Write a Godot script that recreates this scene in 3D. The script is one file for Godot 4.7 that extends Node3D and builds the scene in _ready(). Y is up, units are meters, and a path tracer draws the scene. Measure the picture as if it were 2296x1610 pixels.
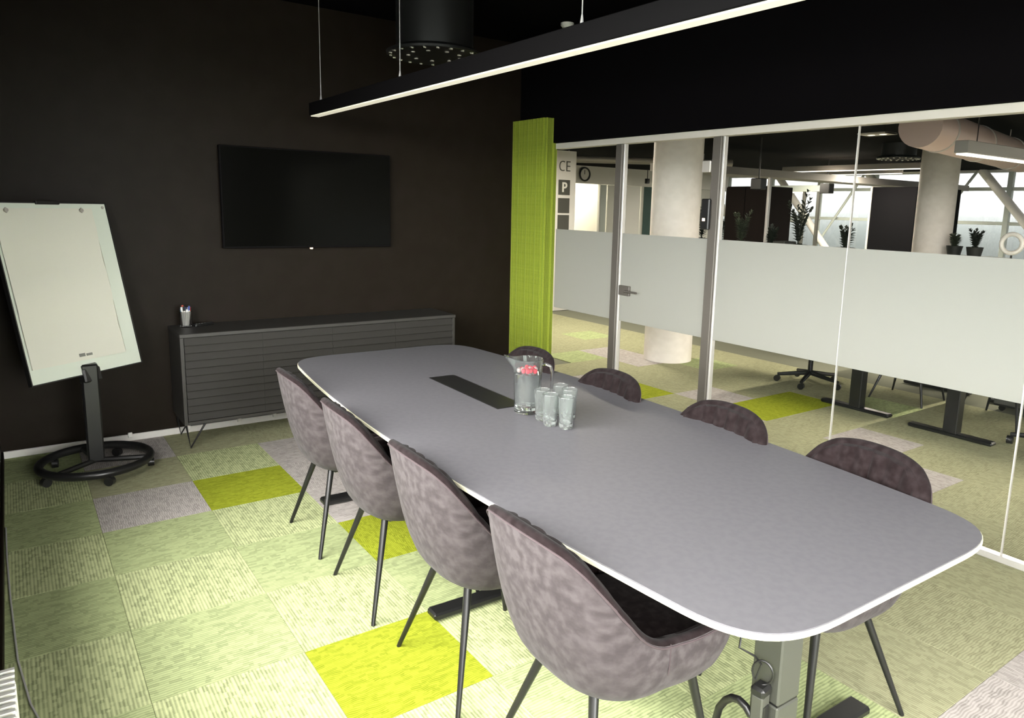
extends Node3D

# ------------------------------------------------------------------ mesh maker
class Shape:
	var p := PackedVector3Array()
	var uv := PackedVector2Array()

	func tri(a: Vector3, b: Vector3, c: Vector3) -> void:
		p.append(a); p.append(b); p.append(c)

	func quad(a: Vector3, b: Vector3, c: Vector3, d: Vector3) -> void:
		tri(a, b, c); tri(a, c, d)

	func fix(from: int) -> void:
		# closed piece: turn its triangles so that they face outwards (clockwise in Godot)
		var vol := 0.0
		var c := Vector3.ZERO
		var i := from
		while i < p.size():
			c += p[i]
			i += 1
		c /= maxf(1.0, p.size() - from)
		i = from
		while i < p.size():
			vol += (p[i] - c).dot((p[i + 1] - c).cross(p[i + 2] - c))
			i += 3
		if vol > 0.0:
			i = from
			while i < p.size():
				var t := p[i + 1]
				p[i + 1] = p[i + 2]
				p[i + 2] = t
				i += 3

	func box(lo: Vector3, hi: Vector3, bevel := 0.0) -> Shape:
		var f := p.size()
		var b := minf(bevel, 0.49 * minf(hi.x - lo.x, minf(hi.y - lo.y, hi.z - lo.z)))
		var v := {}
		for sx in 2:
			for sy in 2:
				for sz in 2:
					var c := Vector3(hi.x if sx else lo.x, hi.y if sy else lo.y, hi.z if sz else lo.z)
					var s := Vector3(-1 if sx else 1, -1 if sy else 1, -1 if sz else 1) * b
					v[[sx, sy, sz, 0]] = c + Vector3(0, s.y, s.z)
					v[[sx, sy, sz, 1]] = c + Vector3(s.x, 0, s.z)
					v[[sx, sy, sz, 2]] = c + Vector3(s.x, s.y, 0)
		var mid := (lo + hi) * 0.5
		for s in 2:
			_q(mid, v[[s, 0, 0, 0]], v[[s, 1, 0, 0]], v[[s, 1, 1, 0]], v[[s, 0, 1, 0]])
			_q(mid, v[[0, s, 0, 1]], v[[1, s, 0, 1]], v[[1, s, 1, 1]], v[[0, s, 1, 1]])
			_q(mid, v[[0, 0, s, 2]], v[[1, 0, s, 2]], v[[1, 1, s, 2]], v[[0, 1, s, 2]])
		if b > 0.0:
			for s in 2:
				for t in 2:
					_q(mid, v[[s, t, 0, 0]], v[[s, t, 1, 0]], v[[s, t, 1, 1]], v[[s, t, 0, 1]])
					_q(mid, v[[s, 0, t, 0]], v[[s, 1, t, 0]], v[[s, 1, t, 2]], v[[s, 0, t, 2]])
					_q(mid, v[[0, s, t, 1]], v[[1, s, t, 1]], v[[1, s, t, 2]], v[[0, s, t, 2]])
			for sx in 2:
				for sy in 2:
					for sz in 2:
						_t(mid, v[[sx, sy, sz, 0]], v[[sx, sy, sz, 1]], v[[sx, sy, sz, 2]])
		return self

	func _t(mid: Vector3, a: Vector3, b: Vector3, c: Vector3) -> void:
		if (c - a).cross(b - a).dot((a + b + c) / 3.0 - mid) < 0.0:
			tri(a, c, b)
		else:
			tri(a, b, c)

	func _q(mid: Vector3, a: Vector3, b: Vector3, c: Vector3, d: Vector3) -> void:
		_t(mid, a, b, c); _t(mid, a, c, d)

	func lathe(prof: Array, seg := 24, at := Vector3.ZERO) -> Shape:
		# prof: Vector2(radius, y) from axis to axis, or a closed ring of points
		var f := p.size()
		var n := prof.size()
		var ring: bool = prof[0].x > 0.0 and prof[n - 1].x > 0.0
		for k in seg:
			var a0 := TAU * k / seg
			var a1 := TAU * (k + 1) / seg
			for i in (n if ring else n - 1):
				var q: Vector2 = prof[i]
				var r: Vector2 = prof[(i + 1) % n]
				var A := at + Vector3(q.x * cos(a0), q.y, q.x * sin(a0))
				var B := at + Vector3(q.x * cos(a1), q.y, q.x * sin(a1))
				var C := at + Vector3(r.x * cos(a1), r.y, r.x * sin(a1))
				var D := at + Vector3(r.x * cos(a0), r.y, r.x * sin(a0))
				if q.x > 0.0:
					tri(A, B, C)
				if r.x > 0.0:
					tri(A, C, D)
		fix(f)
		return self

	func tube(pts: Array, radii, seg := 8, closed := false) -> Shape:
		var f := p.size()
		var n := pts.size()
		var rings := []
		var last := Vector3.ZERO
		for i in n:
			var before: Vector3 = pts[(i - 1 + n) % n] if closed else pts[maxi(i - 1, 0)]
			var after: Vector3 = pts[(i + 1) % n] if closed else pts[mini(i + 1, n - 1)]
			var d := (after - before).normalized()
			var u := last - d * last.dot(d)
			if u.length() < 0.01:
				u = d.cross(Vector3.UP if absf(d.y) < 0.9 else Vector3.RIGHT)
			u = u.normalized()
			last = u
			var w := d.cross(u)
			var r: float = radii[i] if radii is Array else radii
			var ring := []
			for k in seg:
				var a := TAU * k / seg
				ring.append(pts[i] + (u * cos(a) + w * sin(a)) * r)
			rings.append(ring)
		for i in (n if closed else n - 1):
			var A = rings[i]
			var B = rings[(i + 1) % n]
			for k in seg:
				quad(A[k], A[(k + 1) % seg], B[(k + 1) % seg], B[k])
		if not closed:
			for k in range(1, seg - 1):
				tri(rings[0][0], rings[0][k + 1], rings[0][k])
				tri(rings[n - 1][0], rings[n - 1][k], rings[n - 1][k + 1])
		fix(f)
		return self

	# outline in (x, z), from y0 to y1, with a small round-over of the upper and lower edge
	func slab(poly: PackedVector2Array, y0: float, y1: float, round_over := 0.0) -> Shape:
		var f := p.size()
		var n := poly.size()
		var mid := Vector2.ZERO
		for q in poly:
			mid += q / n
		var levels := [[y0, 0.0], [y1, 0.0]]
		if round_over > 0.0:
			levels = [[y0, round_over], [y0 + round_over, 0.0], [y1 - round_over, 0.0], [y1, round_over]]
		var rings := []
		for l in levels:
			var ring := []
			for i in n:
				var t := (poly[(i + 1) % n] - poly[(i - 1 + n) % n]).normalized()
				var nor := Vector2(t.y, -t.x)
				if nor.dot(poly[i] - mid) < 0.0:
					nor = -nor
				var q := poly[i] - nor * float(l[1])
				ring.append(Vector3(q.x, l[0], q.y))
			rings.append(ring)
		for l in rings.size() - 1:
			for i in n:
				quad(rings[l][i], rings[l][(i + 1) % n], rings[l + 1][(i + 1) % n], rings[l + 1][i])
		var idx := Geometry2D.triangulate_polygon(poly)
		var top = rings[rings.size() - 1]
		var bottom = rings[0]
		# the sides' winding follows the polygon's; caps are made to agree with it
		var area := 0.0
		for i in n:
			area += poly[i].cross(poly[(i + 1) % n])
		for i in range(0, idx.size(), 3):
			var a := idx[i]
			var b := idx[i + 1]
			var c := idx[i + 2]
			var ccw := (poly[b] - poly[a]).cross(poly[c] - poly[a]) * area > 0.0
			if not ccw:
				var t := b
				b = c
				c = t
			tri(top[a], top[b], top[c])
			tri(bottom[a], bottom[c], bottom[b])
		fix(f)
		return self

	# grid of points g[i][j]; closes round i and/or j
	func grid(g: Array, close_i := false, close_j := false) -> Shape:
		var f := p.size()
		var n := g.size()
		var m: int = g[0].size()
		for i in (n if close_i else n - 1):
			for j in (m if close_j else m - 1):
				quad(g[i][j], g[(i + 1) % n][j], g[(i + 1) % n][(j + 1) % m], g[i][(j + 1) % m])
		fix(f)
		return self

	func leaf(base: Vector3, tip: Vector3, wide: float, side: Vector3, bow := 0.0) -> Shape:
		# a thin two-faced blade with a raised middle rib
		var d := tip - base
		var s := (side - d.normalized() * side.dot(d.normalized())).normalized()
		var up := d.cross(s).normalized()
		if up.y < 0.0:
			up = -up
		var shape := [0.12, 0.75, 1.0, 0.7, 0.05]
		var f := p.size()
		var g := []
		for i in 5:
			var t := i / 4.0
			var c := base + d * t + up * bow * sin(PI * t)
			var w: float = wide * 0.5 * shape[i]
			g.append([c - s * w + up * w * 0.25, c + up * 0.0012, c + s * w + up * w * 0.25, c - up * 0.0012])
		grid(g, false, true)
		tri(g[0][0], g[0][1], g[0][2]); tri(g[0][0], g[0][2], g[0][3])
		tri(g[4][0], g[4][2], g[4][1]); tri(g[4][0], g[4][3], g[4][2])
		return self

	func moved(t: Transform3D) -> Shape:
		for i in p.size():
			p[i] = t * p[i]
		return self

	func mesh(sharp := 40.0) -> ArrayMesh:
		var n := p.size()
		var fn := PackedVector3Array()
		fn.resize(n / 3)
		var at := {}
		for i in range(0, n, 3):
			fn[i / 3] = (p[i + 2] - p[i]).cross(p[i + 1] - p[i])
			for k in 3:
				var key := Vector3i((p[i + k] * 20000.0).round())
				if at.has(key):
					at[key].append(i / 3)
				else:
					at[key] = [i / 3]
		var normals := PackedVector3Array()
		normals.resize(n)
		var c := cos(deg_to_rad(sharp))
		for i in n:
			var own := fn[i / 3].normalized()
			var sum := Vector3.ZERO
			for o in at[Vector3i((p[i] * 20000.0).round())]:
				if fn[o].normalized().dot(own) > c:
					sum += fn[o]
			normals[i] = sum.normalized() if sum.length() > 0.0 else Vector3.UP
		if uv.size() != n:
			uv.resize(n)
			for i in n:
				var a := fn[i / 3].abs()
				uv[i] = Vector2(p[i].x, p[i].z) if a.y >= a.x and a.y >= a.z else (Vector2(p[i].z, -p[i].y) if a.x >= a.z else Vector2(p[i].x, -p[i].y))
		var arrays := []
		arrays.resize(Mesh.ARRAY_MAX)
		arrays[Mesh.ARRAY_VERTEX] = p
		arrays[Mesh.ARRAY_NORMAL] = normals
		arrays[Mesh.ARRAY_TEX_UV] = uv
		var m := ArrayMesh.new()
		m.add_surface_from_arrays(Mesh.PRIMITIVE_TRIANGLES, arrays)
		return m


# ------------------------------------------------------------------ scene helpers
var taken := {}
var M := {}
var rng := RandomNumberGenerator.new()


func numbered(called: String) -> String:
	taken[called] = taken.get(called, -1) + 1
	return called if taken[called] == 0 else "%s_%03d" % [called, taken[called]]


func v3(x: float, y: float, z: float) -> Vector3:
	return Vector3(x, y, z)


func thing(called: String, label: String, category: String, at := Vector3.ZERO, turn := 0.0, group := "") -> Node3D:
	var o := Node3D.new()
	o.name = numbered(called)
	add_child(o)
	o.position = at
	o.rotation_degrees.y = turn
	tag(o, label, category, group)
	return o


func tag(o: Node3D, label: String, category: String, group := "") -> void:
	o.set_meta("label", label)
	o.set_meta("category", category)
	if group:
		o.set_meta("group", group)


func part(called: String, s, m: Material, parent: Node3D, label := "", sharp := 40.0) -> MeshInstance3D:
	var o := MeshInstance3D.new()
	o.mesh = s.mesh(sharp) if s is Shape else s
	o.material_override = null
	for i in o.mesh.get_surface_count():
		o.set_surface_override_material(i, m)
	o.name = called if parent != self else numbered(called)
	parent.add_child(o, true)
	if label:
		o.set_meta("label", label)
	return o


func single(called: String, s, m: Material, label: String, category: String, group := "", at := Vector3.ZERO) -> MeshInstance3D:
	var o := part(called, s, m, self)
	o.position = at
	tag(o, label, category, group)
	return o


func struct(called: String, s: Shape, m: Material, label: String, category := "", sharp := 40.0) -> MeshInstance3D:
	var o := part(called, s, m, self, "", sharp)
	o.set_meta("kind", "structure")
	o.set_meta("label", label)
	if category:
		o.set_meta("category", category)
	return o


func struct_root(called: String, label: String, category := "") -> Node3D:
	var o := Node3D.new()
	o.name = numbered(called)
	add_child(o)
	o.set_meta("kind", "structure")
	o.set_meta("label", label)
	if category:
		o.set_meta("category", category)
	return o


func copy(o: Node3D, label: String) -> Node3D:
	var base := o.name.rsplit("_", true, 1)
	var stem: String = base[0] if base.size() > 1 and base[1].is_valid_int() else String(o.name)
	var c: Node3D = o.duplicate()
	c.name = numbered(stem)
	add_child(c)
	c.set_meta("label", label)
	return c


func mat(called: String, c: Color, rough := 0.6, metal := 0.0) -> StandardMaterial3D:
	var m := StandardMaterial3D.new()
	m.resource_name = called
	m.albedo_color = c
	m.roughness = rough
	m.metallic = metal
	M[called] = m
	return m


func lin(r: float, g: float, b: float) -> Color:
	return Color(r, g, b).linear_to_srgb()


func noise_tex(freq: float, lo: Color, hi: Color, octaves := 4, size := 256, sd := 1) -> NoiseTexture2D:
	var t := NoiseTexture2D.new()
	var n := FastNoiseLite.new()
	n.seed = sd
	n.frequency = freq
	n.fractal_octaves = octaves
	t.noise = n
	t.width = size
	t.height = size
	t.seamless = true
	var g := Gradient.new()
	g.set_color(0, lo)
	g.set_color(1, hi)
	g.set_offset(0, 0.25)
	g.set_offset(1, 0.75)
	t.color_ramp = g
	return t


func triplanar(m: StandardMaterial3D, per_metre: float) -> void:
	m.uv1_triplanar = true
	m.uv1_scale = Vector3.ONE * per_metre


func carpet(called: String, light: Color, dark: Color, amount: float, lines: int, sd: int, wander := 0.0) -> void:
	# loop pile in rows along u: dark dashes of chance length between light loops
	var r := RandomNumberGenerator.new()
	r.seed = sd
	var n := 320
	var data := PackedByteArray()
	data.resize(n * n * 3)
	var dash := []
	for k in lines + 1:
		var row := PackedFloat32Array()
		row.resize(n)
		var x := 0
		while x < n:
			var len := r.randi_range(5, 26)
			var val := pow(r.randf(), 1.6) * amount
			for q in range(x, mini(n, x + len)):
				row[q] = val
			x += len
		dash.append(row)
	for y in n:
		for x in n:
			var yy := fposmod(y + wander * sin(x * 0.13 + sin(y * 0.05) * 3.0) * 3.0, float(n))
			var s := yy * lines / n
			var k := int(s)
			var edge := 0.5 - 0.5 * cos((s - k) * TAU)
			var t: float = clampf(dash[k][x] * 0.62 * (1.25 - 0.6 * edge) + amount * 0.55 * (1.0 - edge) + r.randf() * 0.12 * amount, 0.0, 1.0)
			var c := light.lerp(dark, t)
			var i := (y * n + x) * 3
			data[i] = int(clampf(c.r, 0, 1) * 255)
			data[i + 1] = int(clampf(c.g, 0, 1) * 255)
			data[i + 2] = int(clampf(c.b, 0, 1) * 255)
	var m := mat(called, Color.WHITE, 0.95)
	m.albedo_texture = ImageTexture.create_from_image(Image.create_from_data(n, n, false, Image.FORMAT_RGB8, data))
	m.metallic_specular = 0.15


func glass_pane(called: String, alpha: float, c := Color(0.75, 0.85, 0.8), shine := 0.5) -> void:
	var m := mat(called, Color(c.r, c.g, c.b, alpha), 0.02)
	m.transparency = BaseMaterial3D.TRANSPARENCY_ALPHA
	m.metallic_specular = shine


func area_lamp(parent: Node3D, at: Vector3, size: Vector2, energy: float, c := Color.WHITE, along_z := false) -> void:
	var l := AreaLight3D.new()
	l.name = "lamp_light"
	l.area_size = size
	l.light_energy = energy
	l.light_color = c
	l.shadow_enabled = true
	l.area_range = 30.0
	l.area_attenuation = 2.0
	parent.add_child(l, true)
	l.position = at
	l.rotation_degrees = Vector3(-90, 90 if along_z else 0, 0)


func lettering(text: String, height: float, m: Material, parent: Node3D, at: Vector3, turn: Vector3, called := "lettering", bold := false) -> void:
	var t := TextMesh.new()
	var f := SystemFont.new()
	f.font_names = PackedStringArray(["Droid Sans"])
	f.font_weight = 700 if bold else 400
	t.font = f
	t.text = text
	t.font_size = 64
	t.pixel_size = height / 46.0
	t.depth = 0.004
	var o := part(called, t, m, parent)
	o.position = at
	o.rotation_degrees = turn


# ------------------------------------------------------------------ build
func _ready() -> void:
	rng.seed = 7
	# camera
	var cam := Camera3D.new()
	cam.name = "camera"
	cam.projection = Camera3D.PROJECTION_FRUSTUM
	cam.near = 0.05
	cam.far = 200.0
	cam.size = 0.05 * 1610.0 / 1635.8
	cam.frustum_offset = Vector2(-67.8, -59.2) / 1635.8 * 0.05
	cam.position = Vector3(-0.759, 1.6293, 4.4586)
	cam.rotation = Vector3(-0.1704, -0.6317, 0.0261)
	add_child(cam)
	cam.current = true
	# sky and exposure
	var env := Environment.new()
	env.background_mode = Environment.BG_SKY
	var sky := Sky.new()
	var sm := ProceduralSkyMaterial.new()
	sm.sky_top_color = Color(1.0, 0.99, 0.97)
	sm.sky_horizon_color = Color(0.99, 1.0, 0.99)
	sm.ground_horizon_color = Color(0.84, 0.87, 0.85)
	sm.ground_bottom_color = Color(0.42, 0.43, 0.41)
	sm.sky_curve = 0.15
	sky.sky_material = sm
	env.sky = sky
	env.background_energy_multiplier = 29.0
	env.tonemap_mode = Environment.TONE_MAPPER_LINEAR
	env.tonemap_exposure = 1.0
	env.sdfgi_enabled = true
	env.ssao_enabled = true
	env.ssil_enabled = true
	var we := WorldEnvironment.new()
	we.name = "world_environment"
	we.environment = env
	add_child(we)

	materials()
	room_shell()
	glass_wall()
	office_shell()
	meeting_table()
	chairs()
	sideboard()
	screen()
	flip_chart()
	suspended_lamp()
	ventilation()
	table_glassware()
	small_room_things()
	office_things()


func materials() -> void:
	var wall := mat("black_paint", Color(1, 1, 1), 0.48)
	wall.metallic_specular = 0.2
	wall.albedo_texture = noise_tex(0.02, lin(0.0138, 0.0102, 0.0070), lin(0.0160, 0.0122, 0.0088), 4, 256, 3)
	triplanar(wall, 0.8)
	var cb := mat("ceiling_black", lin(0.004, 0.0035, 0.004), 0.9)
	cb.metallic_specular = 0.1
	mat("ceiling_office", lin(0.010, 0.009, 0.0085), 0.95).metallic_specular = 0.1
	mat("white_paint", lin(0.72, 0.70, 0.66), 0.6)
	mat("white_plastic", lin(0.78, 0.77, 0.72), 0.4)
	mat("black_plastic", lin(0.012, 0.012, 0.012), 0.35)
	mat("black_metal", lin(0.015, 0.015, 0.015), 0.32, 0.2)
	mat("aluminium", lin(0.46, 0.43, 0.39), 0.42, 0.4)
	mat("light_aluminium", lin(0.60, 0.585, 0.56), 0.35, 0.35)
	mat("mullion_grey", lin(0.11, 0.098, 0.085), 0.5, 0.2)
	var lb := mat("lamp_black", lin(0.004, 0.0035, 0.0038), 0.6)
	lb.metallic_specular = 0.2
	mat("rail_grey", lin(0.58, 0.54, 0.48), 0.5)
	mat("chrome", lin(0.85, 0.85, 0.85), 0.12, 1.0)
	mat("cable_grey", lin(0.45, 0.45, 0.43), 0.5)
	var top := mat("linoleum", Color.WHITE, 0.5)
	top.metallic_specular = 0.35
	top.albedo_texture = noise_tex(0.06, lin(0.106, 0.104, 0.114), lin(0.116, 0.114, 0.124), 5, 256, 11)
	triplanar(top, 2.0)
	mat("edge_band", lin(0.60, 0.58, 0.43), 0.55)
	mat("table_leg", lin(0.07, 0.072, 0.06), 0.5, 0.2)
	mat("sideboard_black", lin(0.035, 0.033, 0.030), 0.5)
	var sb := mat("slat_black", lin(0.034, 0.032, 0.029), 0.5)
	sb.metallic_specular = 0.3
	var scr := mat("screen_black", lin(0.0035, 0.0035, 0.003), 0.12)
	scr.metallic_specular = 0.22
	var velvet := mat("velvet", Color.WHITE, 0.85)
	velvet.albedo_texture = noise_tex(0.018, lin(0.039, 0.0325, 0.0335), lin(0.072, 0.0625, 0.0645), 5, 512, 21)
	triplanar(velvet, 2.2)
	velvet.rim_enabled = true
	velvet.rim = 0.12
	velvet.rim_tint = 0.8
	velvet.metallic_specular = 0.12
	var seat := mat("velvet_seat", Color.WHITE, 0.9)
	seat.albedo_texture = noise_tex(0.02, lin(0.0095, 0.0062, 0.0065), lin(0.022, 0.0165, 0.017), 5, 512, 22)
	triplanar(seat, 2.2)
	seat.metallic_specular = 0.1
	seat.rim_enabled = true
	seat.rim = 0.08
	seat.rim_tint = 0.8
	mat("piping", lin(0.05, 0.035, 0.038), 0.9)
	var felt := mat("green_felt", Color.WHITE, 0.95)
	felt.albedo_texture = noise_tex(0.15, lin(0.20, 0.255, 0.014), lin(0.28, 0.34, 0.026), 3, 256, 31)
	triplanar(felt, 3.0)
	felt.rim_enabled = true
	felt.rim = 0.3
	mat("felt_shade", lin(0.12, 0.2, 0.012), 0.95)
	mat("paper", lin(0.72, 0.71, 0.62), 0.7)
	mat("whiteboard", lin(0.68, 0.73, 0.64), 0.3)
	mat("print_grey", lin(0.2, 0.2, 0.18), 0.7)
	glass_pane("clear_glass", 0.03, Color(0.12, 0.14, 0.13), 0.03)
	glass_pane("window_glass", 0.03, Color(0.8, 0.85, 0.85))
	glass_pane("sun_glass", 0.785, Color(0.16, 0.2, 0.19))
	var film := mat("frosted_film", lin(0.25, 0.262, 0.243), 0.7)
	film.backlight_enabled = true
	film.backlight = lin(1.0, 1.0, 1.0)
	var g := mat("solid_glass", Color(1, 1, 1, 0.0), 0.0)
	g.refraction_enabled = true
	g.refraction_scale = 0.05
	var tg := mat("tumbler_glass", Color(0.95, 0.97, 0.96, 0.045), 0.0)
	tg.refraction_enabled = true
	tg.refraction_scale = 0.05
	var jg := mat("jug_glass", Color(0.95, 0.97, 0.96, 0.02), 0.0)
	jg.refraction_enabled = true
	jg.refraction_scale = 0.05
	var w := mat("water", Color(1, 1, 1, 0.0), 0.0)
	w.refraction_enabled = true
	w.refraction_scale = 0.033
	mat("raspberry", lin(0.62, 0.03, 0.06), 0.45)
	mat("ice", lin(0.8, 0.6, 0.6), 0.3)
	var led := mat("led_diffuser", lin(0.85, 0.83, 0.74), 0.5)
	led.emission_enabled = true
	led.emission = Color(1.0, 0.97, 0.86)
	led.emission_energy_multiplier = 0.55
	var led2 := mat("office_led", lin(0.9, 0.9, 0.85), 0.5)
	led2.emission_enabled = true
	led2.emission = Color(1.0, 0.99, 0.93)
	led2.emission_energy_multiplier = 1.6
	var ind := mat("indicator", lin(0.9, 0.8, 0.7), 0.5)
	ind.emission_enabled = true
	ind.emission = Color(1.0, 0.85, 0.7)
	ind.emission_energy_multiplier = 1.0
	var bl := mat("brown_laminate", lin(0.011, 0.0065, 0.0055), 0.65)
	bl.metallic_specular = 0.2
	var bf := mat("black_fabric", lin(0.006, 0.0055, 0.0065), 0.95)
	bf.metallic_specular = 0.2
	mat("tan_wood", lin(0.50, 0.36, 0.22), 0.55)
	mat("dark_green", lin(0.02, 0.06, 0.05), 0.6)
	mat("sign_grey", lin(0.07, 0.07, 0.06), 0.6)
	mat("soffit_grey", lin(0.3, 0.28, 0.26), 0.7)
	mat("duct_metal", lin(0.5, 0.38, 0.33), 0.45, 0.2)
	mat("leaf_green", lin(0.007, 0.012, 0.006), 0.6)
	mat("leaf_light", lin(0.04, 0.05, 0.03), 0.5)
	mat("pot_dark", lin(0.012, 0.014, 0.012), 0.5)
	mat("facade_steel", lin(0.42, 0.46, 0.42), 0.5)
	mat("pale_concrete", lin(0.62, 0.62, 0.56), 0.85)
	var col := mat("pillar_white", Color.WHITE, 0.7)
	col.albedo_texture = noise_tex(0.03, lin(0.74, 0.69, 0.63), lin(0.80, 0.75, 0.69), 4, 256, 41)
	triplanar(col, 1.0)
	carpet("carpet_green", Color(0.79, 0.82, 0.62), Color(0.42, 0.45, 0.33), 0.60, 40, 101)
	carpet("carpet_olive", Color(0.72, 0.76, 0.56), Color(0.43, 0.47, 0.34), 0.60, 40, 102, 0.2)
	carpet("carpet_yellow", Color(0.665, 0.70, 0.22), Color(0.38, 0.42, 0.09), 0.58, 56, 103, 0.5)
	carpet("carpet_grey", Color(0.76, 0.735, 0.72), Color(0.47, 0.45, 0.43), 0.55, 50, 104, 0.4)
	carpet("carpet_moss", Color(0.68, 0.68, 0.55), Color(0.47, 0.47, 0.37), 0.60, 48, 105, 0.35)
	var fl := mat("carpet_far", lin(0.185, 0.19, 0.145), 0.95)
	fl.metallic_specular = 0.15


# ------------------------------------------------------------------ our room
const LEFT := -0.90
const BACK := -1.0
const GLASS := 3.0
const FRONT := 5.9
const CEIL := 3.0
const OFFICE_CEIL := 2.62


func room_shell() -> void:
	var floor_ := struct("floor", Shape.new().box(v3(-1.3, -0.25, -11.3), v3(16.2, -0.0075, 8.2)), M.carpet_far, "carpet-tiled floor in green, yellow and grey squares")
	# one tile mesh, laid quarter-turn in every other square
	var tile := Shape.new().box(v3(-0.2495, -0.0075, -0.2495), v3(0.2495, 0.0, 0.2495), 0.001)
	for q in tile.p:
		tile.uv.append(Vector2(q.x + 0.25, q.z + 0.25) * 2.0)
	var tm := tile.mesh()
	var yellow := [[0, 0], [0, 4], [1, 2], [8, 1], [9, 1], [7, -1], [-1, 7]]
	var grey := [[-1, 0], [-1, -2], [1, -1], [1, 0], [1, 1], [3, 7], [4, 7], [4, 3], [7, 1], [8, 0], [7, -2], [9, -3], [7, 4], [4, 1], [9, -4], [6, -6], [8, 3]]
	var moss := [[0, -2], [1, -2], [2, -2], [-1, -1], [2, 3], [4, 5], [4, 6], [5, 6], [5, 5], [3, 5], [3, 6], [2, 7], [5, 4], [5, 7], [5, 3], [5, 2], [6, 5], [6, 1], [7, 2], [9, -1], [8, 4], [6, -1], [7, 5], [8, -5], [9, -6]]
	var cells := []
	for i in range(-2, 6):
		for j in range(-2, 9):
			if i >= 3 and j < -1 or i <= 0 and j > 6:
				continue
			cells.append([i, j])
	for i in range(6, 12):
		for j in range(-10, 9):
			if j - 4.5 < -(i - 5) * 2.6 - 3.0 and i < 8:
				continue
			cells.append([i, j])
	for c in cells:
		var i: int = c[0]
		var j: int = c[1]
		var odd := posmod(i + j, 2) == 1
		var m := "carpet_green" if odd else "carpet_olive"
		if i >= 6 and j >= 4:
			m = "carpet_moss"
		elif i >= 6:
			m = ["carpet_olive", "carpet_moss", "carpet_moss", "carpet_moss"][posmod(i * 7 + j * 5 + i * j, 4)]
		if c in yellow:
			m = "carpet_yellow"
		elif c in grey:
			m = "carpet_grey"
		elif c in moss:
			m = "carpet_moss"
		var o := part("carpet_tile", tm, M[m], floor_)
		o.position = v3(i * 0.5 + 0.25, 0, j * 0.5 + 0.25)
		o.rotation_degrees.y = (90.0 if odd else 0.0) + (180.0 if rng.randf() < 0.5 else 0.0)
	struct("ceiling", Shape.new().box(v3(-1.3, CEIL, -1.3), v3(3.15, CEIL + 0.25, FRONT + 0.3)), M.ceiling_black, "black painted ceiling of the meeting room")
	struct("wall_back", Shape.new().box(v3(-1.3, -0.01, BACK - 0.25), v3(3.1, CEIL, BACK)), M.black_paint, "black painted wall behind the television and sideboard")
	# near end wall, behind the photographer, with a wide window like those on the left
	var fs := Shape.new()
	fs.box(v3(-1.3, -0.01, FRONT), v3(3.1, 0.3, FRONT + 0.25))
	fs.box(v3(-1.3, 2.6, FRONT), v3(3.1, CEIL, FRONT + 0.25))
	fs.box(v3(-1.3, 0.3, FRONT), v3(-0.7, 2.6, FRONT + 0.25))
	fs.box(v3(1.45, 0.3, FRONT), v3(3.1, 2.6, FRONT + 0.25))
	struct("wall_front", fs, M.black_paint, "black painted wall at the near end of the room")
	var w4 := struct_root("window_4", "wide daylight window in the near end wall")
	var ff := Shape.new()
	for x in [-0.7, 0.345, 1.39]:
		ff.box(v3(x, 0.3, FRONT + 0.12), v3(x + 0.06, 2.6, FRONT + 0.19), 0.005)
	for y in [0.3, 2.54]:
		ff.box(v3(-0.7, y, FRONT + 0.125), v3(1.45, y + 0.06, FRONT + 0.185), 0.005)
	part("window_frame", ff, M.aluminium, w4)
	part("pane", Shape.new().box(v3(-0.64, 0.36, FRONT + 0.15), v3(1.39, 2.54, FRONT + 0.162)), M.window_glass, w4)
	# left wall with two window openings
	var s := Shape.new()
	var lo := LEFT - 0.28
	s.box(v3(lo, -0.01, BACK), v3(LEFT, 0.82, FRONT))
	s.box(v3(lo, 2.6, BACK), v3(LEFT, CEIL, FRONT))
	for z in [[BACK, 0.95], [3.3, 3.45], [5.7, FRONT]]:
		s.box(v3(lo, 0.82, z[0]), v3(LEFT, 2.6, z[1]))
	struct("wall_left", s, M.black_paint, "dark window wall along the left side of the room")
	for z in [[0.95, 3.3], [3.45, 5.7]]:
		var w := struct_root(("window_1" if z[0] < 3.0 else "window_2"), "tall daylight window in the left wall above the radiator")
		var fr := Shape.new()
		var x0 := lo + 0.05
		for q in [[z[0], z[0] + 0.06], [z[1] - 0.06, z[1]]]:
			fr.box(v3(x0, 0.82, q[0]), v3(x0 + 0.07, 2.6, q[1]), 0.005)
		for q in [[0.82, 0.88], [2.54, 2.6]]:
			fr.box(v3(x0, q[0], z[0] + 0.06), v3(x0 + 0.07, q[1], z[1] - 0.06), 0.005)
		part("window_frame", fr, M.aluminium, w)
		part("pane", Shape.new().box(v3(x0 + 0.03, 0.88, z[0] + 0.06), v3(x0 + 0.042, 2.54, z[1] - 0.06)), M.window_glass, w)
		part("window_sill", Shape.new().box(v3(lo + 0.125, 0.8, z[0]), v3(LEFT + 0.02, 0.826, z[1]), 0.006), M.white_paint, w)
	# white baseboard with its little clips
	var bb := struct("baseboard_back", Shape.new().box(v3(LEFT, 0.0, BACK), v3(2.85, 0.045, BACK + 0.016), 0.003), M.white_paint, "low white baseboard along the black television wall")
	for x in [-0.20, 0.16, 0.50, 0.75]:
		part("baseboard_clip", Shape.new().box(v3(x - 0.013, 0.028, BACK + 0.016), v3(x + 0.013, 0.062, BACK + 0.036), 0.003), M.white_plastic, bb)
	struct("baseboard_left", Shape.new().box(v3(LEFT, 0.0, BACK + 0.02), v3(LEFT + 0.012, 0.05, FRONT), 0.003), M.black_paint, "black baseboard under the windows on the left")
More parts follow.
